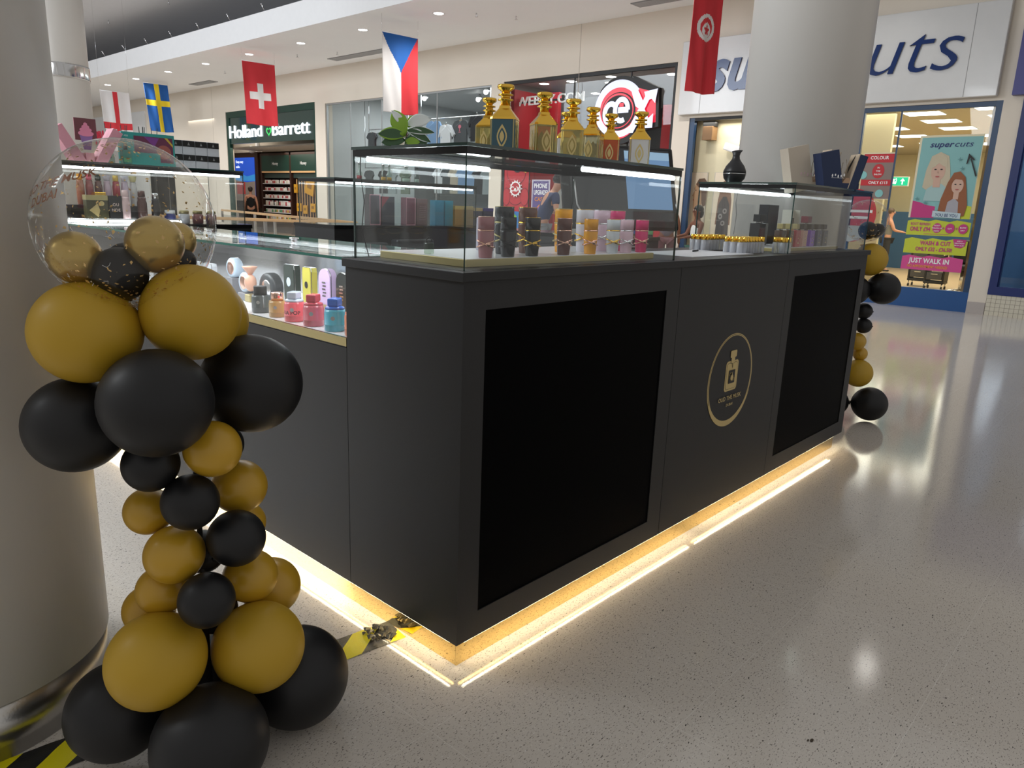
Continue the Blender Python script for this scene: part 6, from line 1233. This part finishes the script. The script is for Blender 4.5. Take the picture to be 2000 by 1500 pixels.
# ------------------------------------------------------------------ people
def skinmesh(name, parent, V, E, R, m, sub=2, root=0):
    me = bpy.data.meshes.new(name); me.from_pydata(V, E, []); o = bpy.data.objects.new(name, me); COL.objects.link(o)
    sm = o.modifiers.new('skin', 'SKIN'); sm.use_smooth_shade = True
    for i, r_ in enumerate(R):
        sv = me.skin_vertices[0].data[i]; sv.radius = r_ if isinstance(r_, tuple) else (r_, r_); sv.use_root = (i == root)
    o.modifiers.new('sub', 'SUBSURF').levels = sub; o.modifiers['sub'].render_levels = sub
    dg = bpy.context.evaluated_depsgraph_get(); me2 = bpy.data.meshes.new_from_object(o.evaluated_get(dg)); bpy.data.objects.remove(o)
    for p in me2.polygons: p.use_smooth = True
    me2.materials.clear(); me2.materials.append(m); q = bpy.data.objects.new(name, me2); q.parent = parent; COL.objects.link(q); return q
def person(label, x, y, rz, H, sk_, top, bottom, hair, lean=0.0, armL='down', armR='down', hairlen=.0, headturn=0, vest=False):
    """figure faces local -Y"""
    o = thing('person', label, 'person', (x, y, 0), rz); k = H/1.75
    def P(a, b, c):
        if c > .95: dz = c-.95; b = b-dz*sin(lean); c = .95+dz*cos(lean)
        return (a*k, b*k, c*k)
    V = []; E = []; R = []
    def add(p, r_, link=None):
        V.append(P(*p)); R.append((r_[0]*k, r_[1]*k) if isinstance(r_, tuple) else r_*k)
        if link is not None: E.append((link, len(V)-1))
        return len(V)-1
    pel = add((0, 0, .95), (.155, .11)); wst = add((0, 0, 1.10), (.13, .095), pel); ch_ = add((0, .0, 1.30), (.165, .11), wst); nk = add((0, 0, 1.46), (.06, .06), ch_); n2 = add((0, -.01, 1.52), (.052, .055), nk)
    hd = add((0, -.02, 1.60), (.070, .085), n2); h2 = add((0, -.025, 1.68), (.072, .088), hd); add((0, -.02, 1.735), (.045, .055), h2)
    arms = {}
    for s_, mode in ((-1, armL), (1, armR)):
        sh_ = add((s_*.17, 0, 1.41), .058, ch_)
        el = {'down': (s_*.235, .02, 1.14), 'fwd': (s_*.23, -.10, 1.16), 'up': (s_*.30, -.12, 1.36)}[mode]
        wr = {'down': (s_*.25, -.04, .90), 'fwd': (s_*.17, -.34, 1.12), 'up': (s_*.16, -.28, 1.50)}[mode]
        e_ = add(el, .042, sh_); w_ = add(wr, .027, e_); dv = (Vector(wr)-Vector(el)).normalized()
        pm = add(tuple(Vector(wr)+dv*.06), (.036, .018), w_)
        for f_ in range(4): t0 = Vector(wr)+dv*.10+Vector((s_*0, (f_-1.5)*.018, 0)) ; a1 = add(tuple(t0), .009, pm); add(tuple(t0+dv*(.05+.01*(f_ in (1, 2)))+Vector((-s_*.01, 0, -.01))), .008, a1)
        t0 = Vector(wr)+dv*.045+Vector((0, -.035, .0)); a1 = add(tuple(t0), .010, w_); add(tuple(t0+dv*.04+Vector((-s_*.01, -.01, 0))), .009, a1)
        arms[s_] = (P(s_*.17, 0, 1.41), P(*el), P(*wr))
    for s_ in (-1, 1):
        hp = add((s_*.09, 0, .88), .085, pel); kn = add((s_*.10, -.02, .50), .058, hp); an = add((s_*.10, .02, .09), .038, kn); add((s_*.11, -.12, .035), (.035, .028), an)
    skinmesh('body', o, V, E, R, sk_)
    # face
    t = MB(); c_ = Vector(P(0, -.02, 1.64)); f_ = lambda a, b, c: tuple(Vector(P(a, b, c)))
    t.cyl(f_(0, -.108, 1.665), f_(0, -.128, 1.625), .008*k, sk_, 8, .014*k); t.build('nose', o)
    for s_ in (-1, 1):
        t = MB(); t.sphere(f_(s_*.032, -.100, 1.668), .010*k, wht, 10, 8); t.sphere(f_(s_*.032, -.108, 1.668), .006*k, blk, 8, 6); t.build('eye', o)
        t = MB(); t.sphere(f_(s_*.075, -.015, 1.645), .020*k, sk_, 10, 8, (.4, .8, 1.3)); t.build('ear', o)
    t = MB(); t.sphere(f_(0, -.103, 1.595), .020*k, mat('lips', (.35, .1, .09), .5), 10, 8, (1, .35, .35)); t.build('mouth', o)
    # clothing follows the body
    tv = [P(0, 0, .90), P(0, 0, 1.10), P(0, 0, 1.30), P(0, 0, 1.43)]; te = [(0, 1), (1, 2), (2, 3)]; tr_ = [(.165*k, .12*k), (.148*k, .112*k), (.182*k, .125*k), (.085*k, .08*k)]
    if not vest:
        for s_ in (-1, 1):
            a0, b0, c0 = arms[s_]; i0 = len(tv); tv += [a0, tuple(Vector(a0).lerp(Vector(b0), .65))]; te += [(2, i0), (i0, i0+1)]; tr_ += [.072*k, .062*k]
    skinmesh('shirt', o, tv, te, tr_, top)
    lv = [P(0, 0, .97), P(-.09, 0, .88), P(-.10, -.02, .50), P(-.10, .02, .10), P(.09, 0, .88), P(.10, -.02, .50), P(.10, .02, .10)]
    skinmesh('trousers', o, lv, [(0, 1), (1, 2), (2, 3), (0, 4), (4, 5), (5, 6)], [(.16*k, .115*k), .098*k, .072*k, .062*k, .098*k, .072*k, .062*k], bottom)
    t = MB(); t.sphere(f_(0, .008, 1.685), .100*k, hair, 20, 12, (.92, 1.05, .92))
    if hairlen: t.sphere(f_(0, .055, 1.68-hairlen*.6), .075*k, hair, 16, 10, (1.1, .8, .8+hairlen*5))
    t.build('hair', o)
    for s_ in (-1, 1): t = MB(); t.sphere(P(s_*.105, -.05, .035), .05*k, blackmat, 14, 8, (.9, 2.2, .7)); t.build('shoe', o)
    return o
jn = mat('jeans', (.06, .08, .12), .8); dk = mat('dark_trousers', (.02, .02, .022), .8)
cm = lambda n, c: mat('wear_'+n, c, .85, bump=.2, bscale=90)
person('person in a navy t-shirt bending forward outside the games shop', 8.42, 6.95, radians(58), 1.92, skin, cm('navy', (.035, .045, .10)), mat('grey_jeans', (.22, .24, .27), .8), hairb, lean=.42, armL='fwd', armR='fwd')
person('person in a black sleeveless top seen from behind inside the health shop', 13.0, 25.2, radians(150), 1.66, skin, cm('black', (.008, .008, .01)), dk, mat('hair_dk', (.03, .02, .015), .5), vest=True, hairlen=.05)
person('small person with long black hair and white sleeveless top reaching forward by the salon doorway', 10.1, 4.9, radians(-118), 1.42, skind, cm('white', (.6, .62, .6)), cm('green', (.03, .08, .06)), hairb, armL='fwd', armR='fwd', hairlen=.12, vest=True)
person('person in a grey vest walking outside between games shop and salon', 10.9, 5.95, radians(120), 1.58, skind, cm('grey', (.10, .09, .11)), cm('plum', (.12, .05, .06)), hairb, armR='fwd', vest=True)
person('person in a grey sleeveless top with raised arm deep inside the salon', 19.6, 4.62, radians(30), 1.60, skin, cm('greytop', (.18, .18, .17)), dk, mat('hair_br', (.08, .05, .03), .5), armL='fwd', vest=True)

# --- 6: dim shop with yellow shelving, far left
shell('dim_shop', 27.85, 36.0, 15.5, 2.9, mat('dim_int', (.07, .07, .075), .6), mat('dim_floor', (.2, .2, .2), .35), mat('dim_ceiling', (.15, .15, .15), .7))
pane(5, 27.95, 35.6, 0, 2.6, mat('dim_frame', (.06, .06, .06), .4), .08, (29.8, 31.5, 33.5))
for k, y0 in enumerate((28.1, 29.6)):
    o = thing('shop_shelving', ['right', 'left'][k]+' unit of yellow shelving seen through the back left glass case', 'shelving', (0, 0, 0)); t = MB(); t.box((13.6, y0, 0), (13.7, y0+1.3, 2.3), wood); t.build('back_board', o)
    for j in range(9): t = MB(); t.box((13.3, y0, .3+j*.24), (13.6, y0+1.3, .33+j*.24), mat('shelf_yellow', (.65, .45, .12), .5)); t.build('shelf', o)
light('shop_lamp', 'AREA', (12.8, 29.3, 2.8), 30, 1.5, (1, .9, .7))
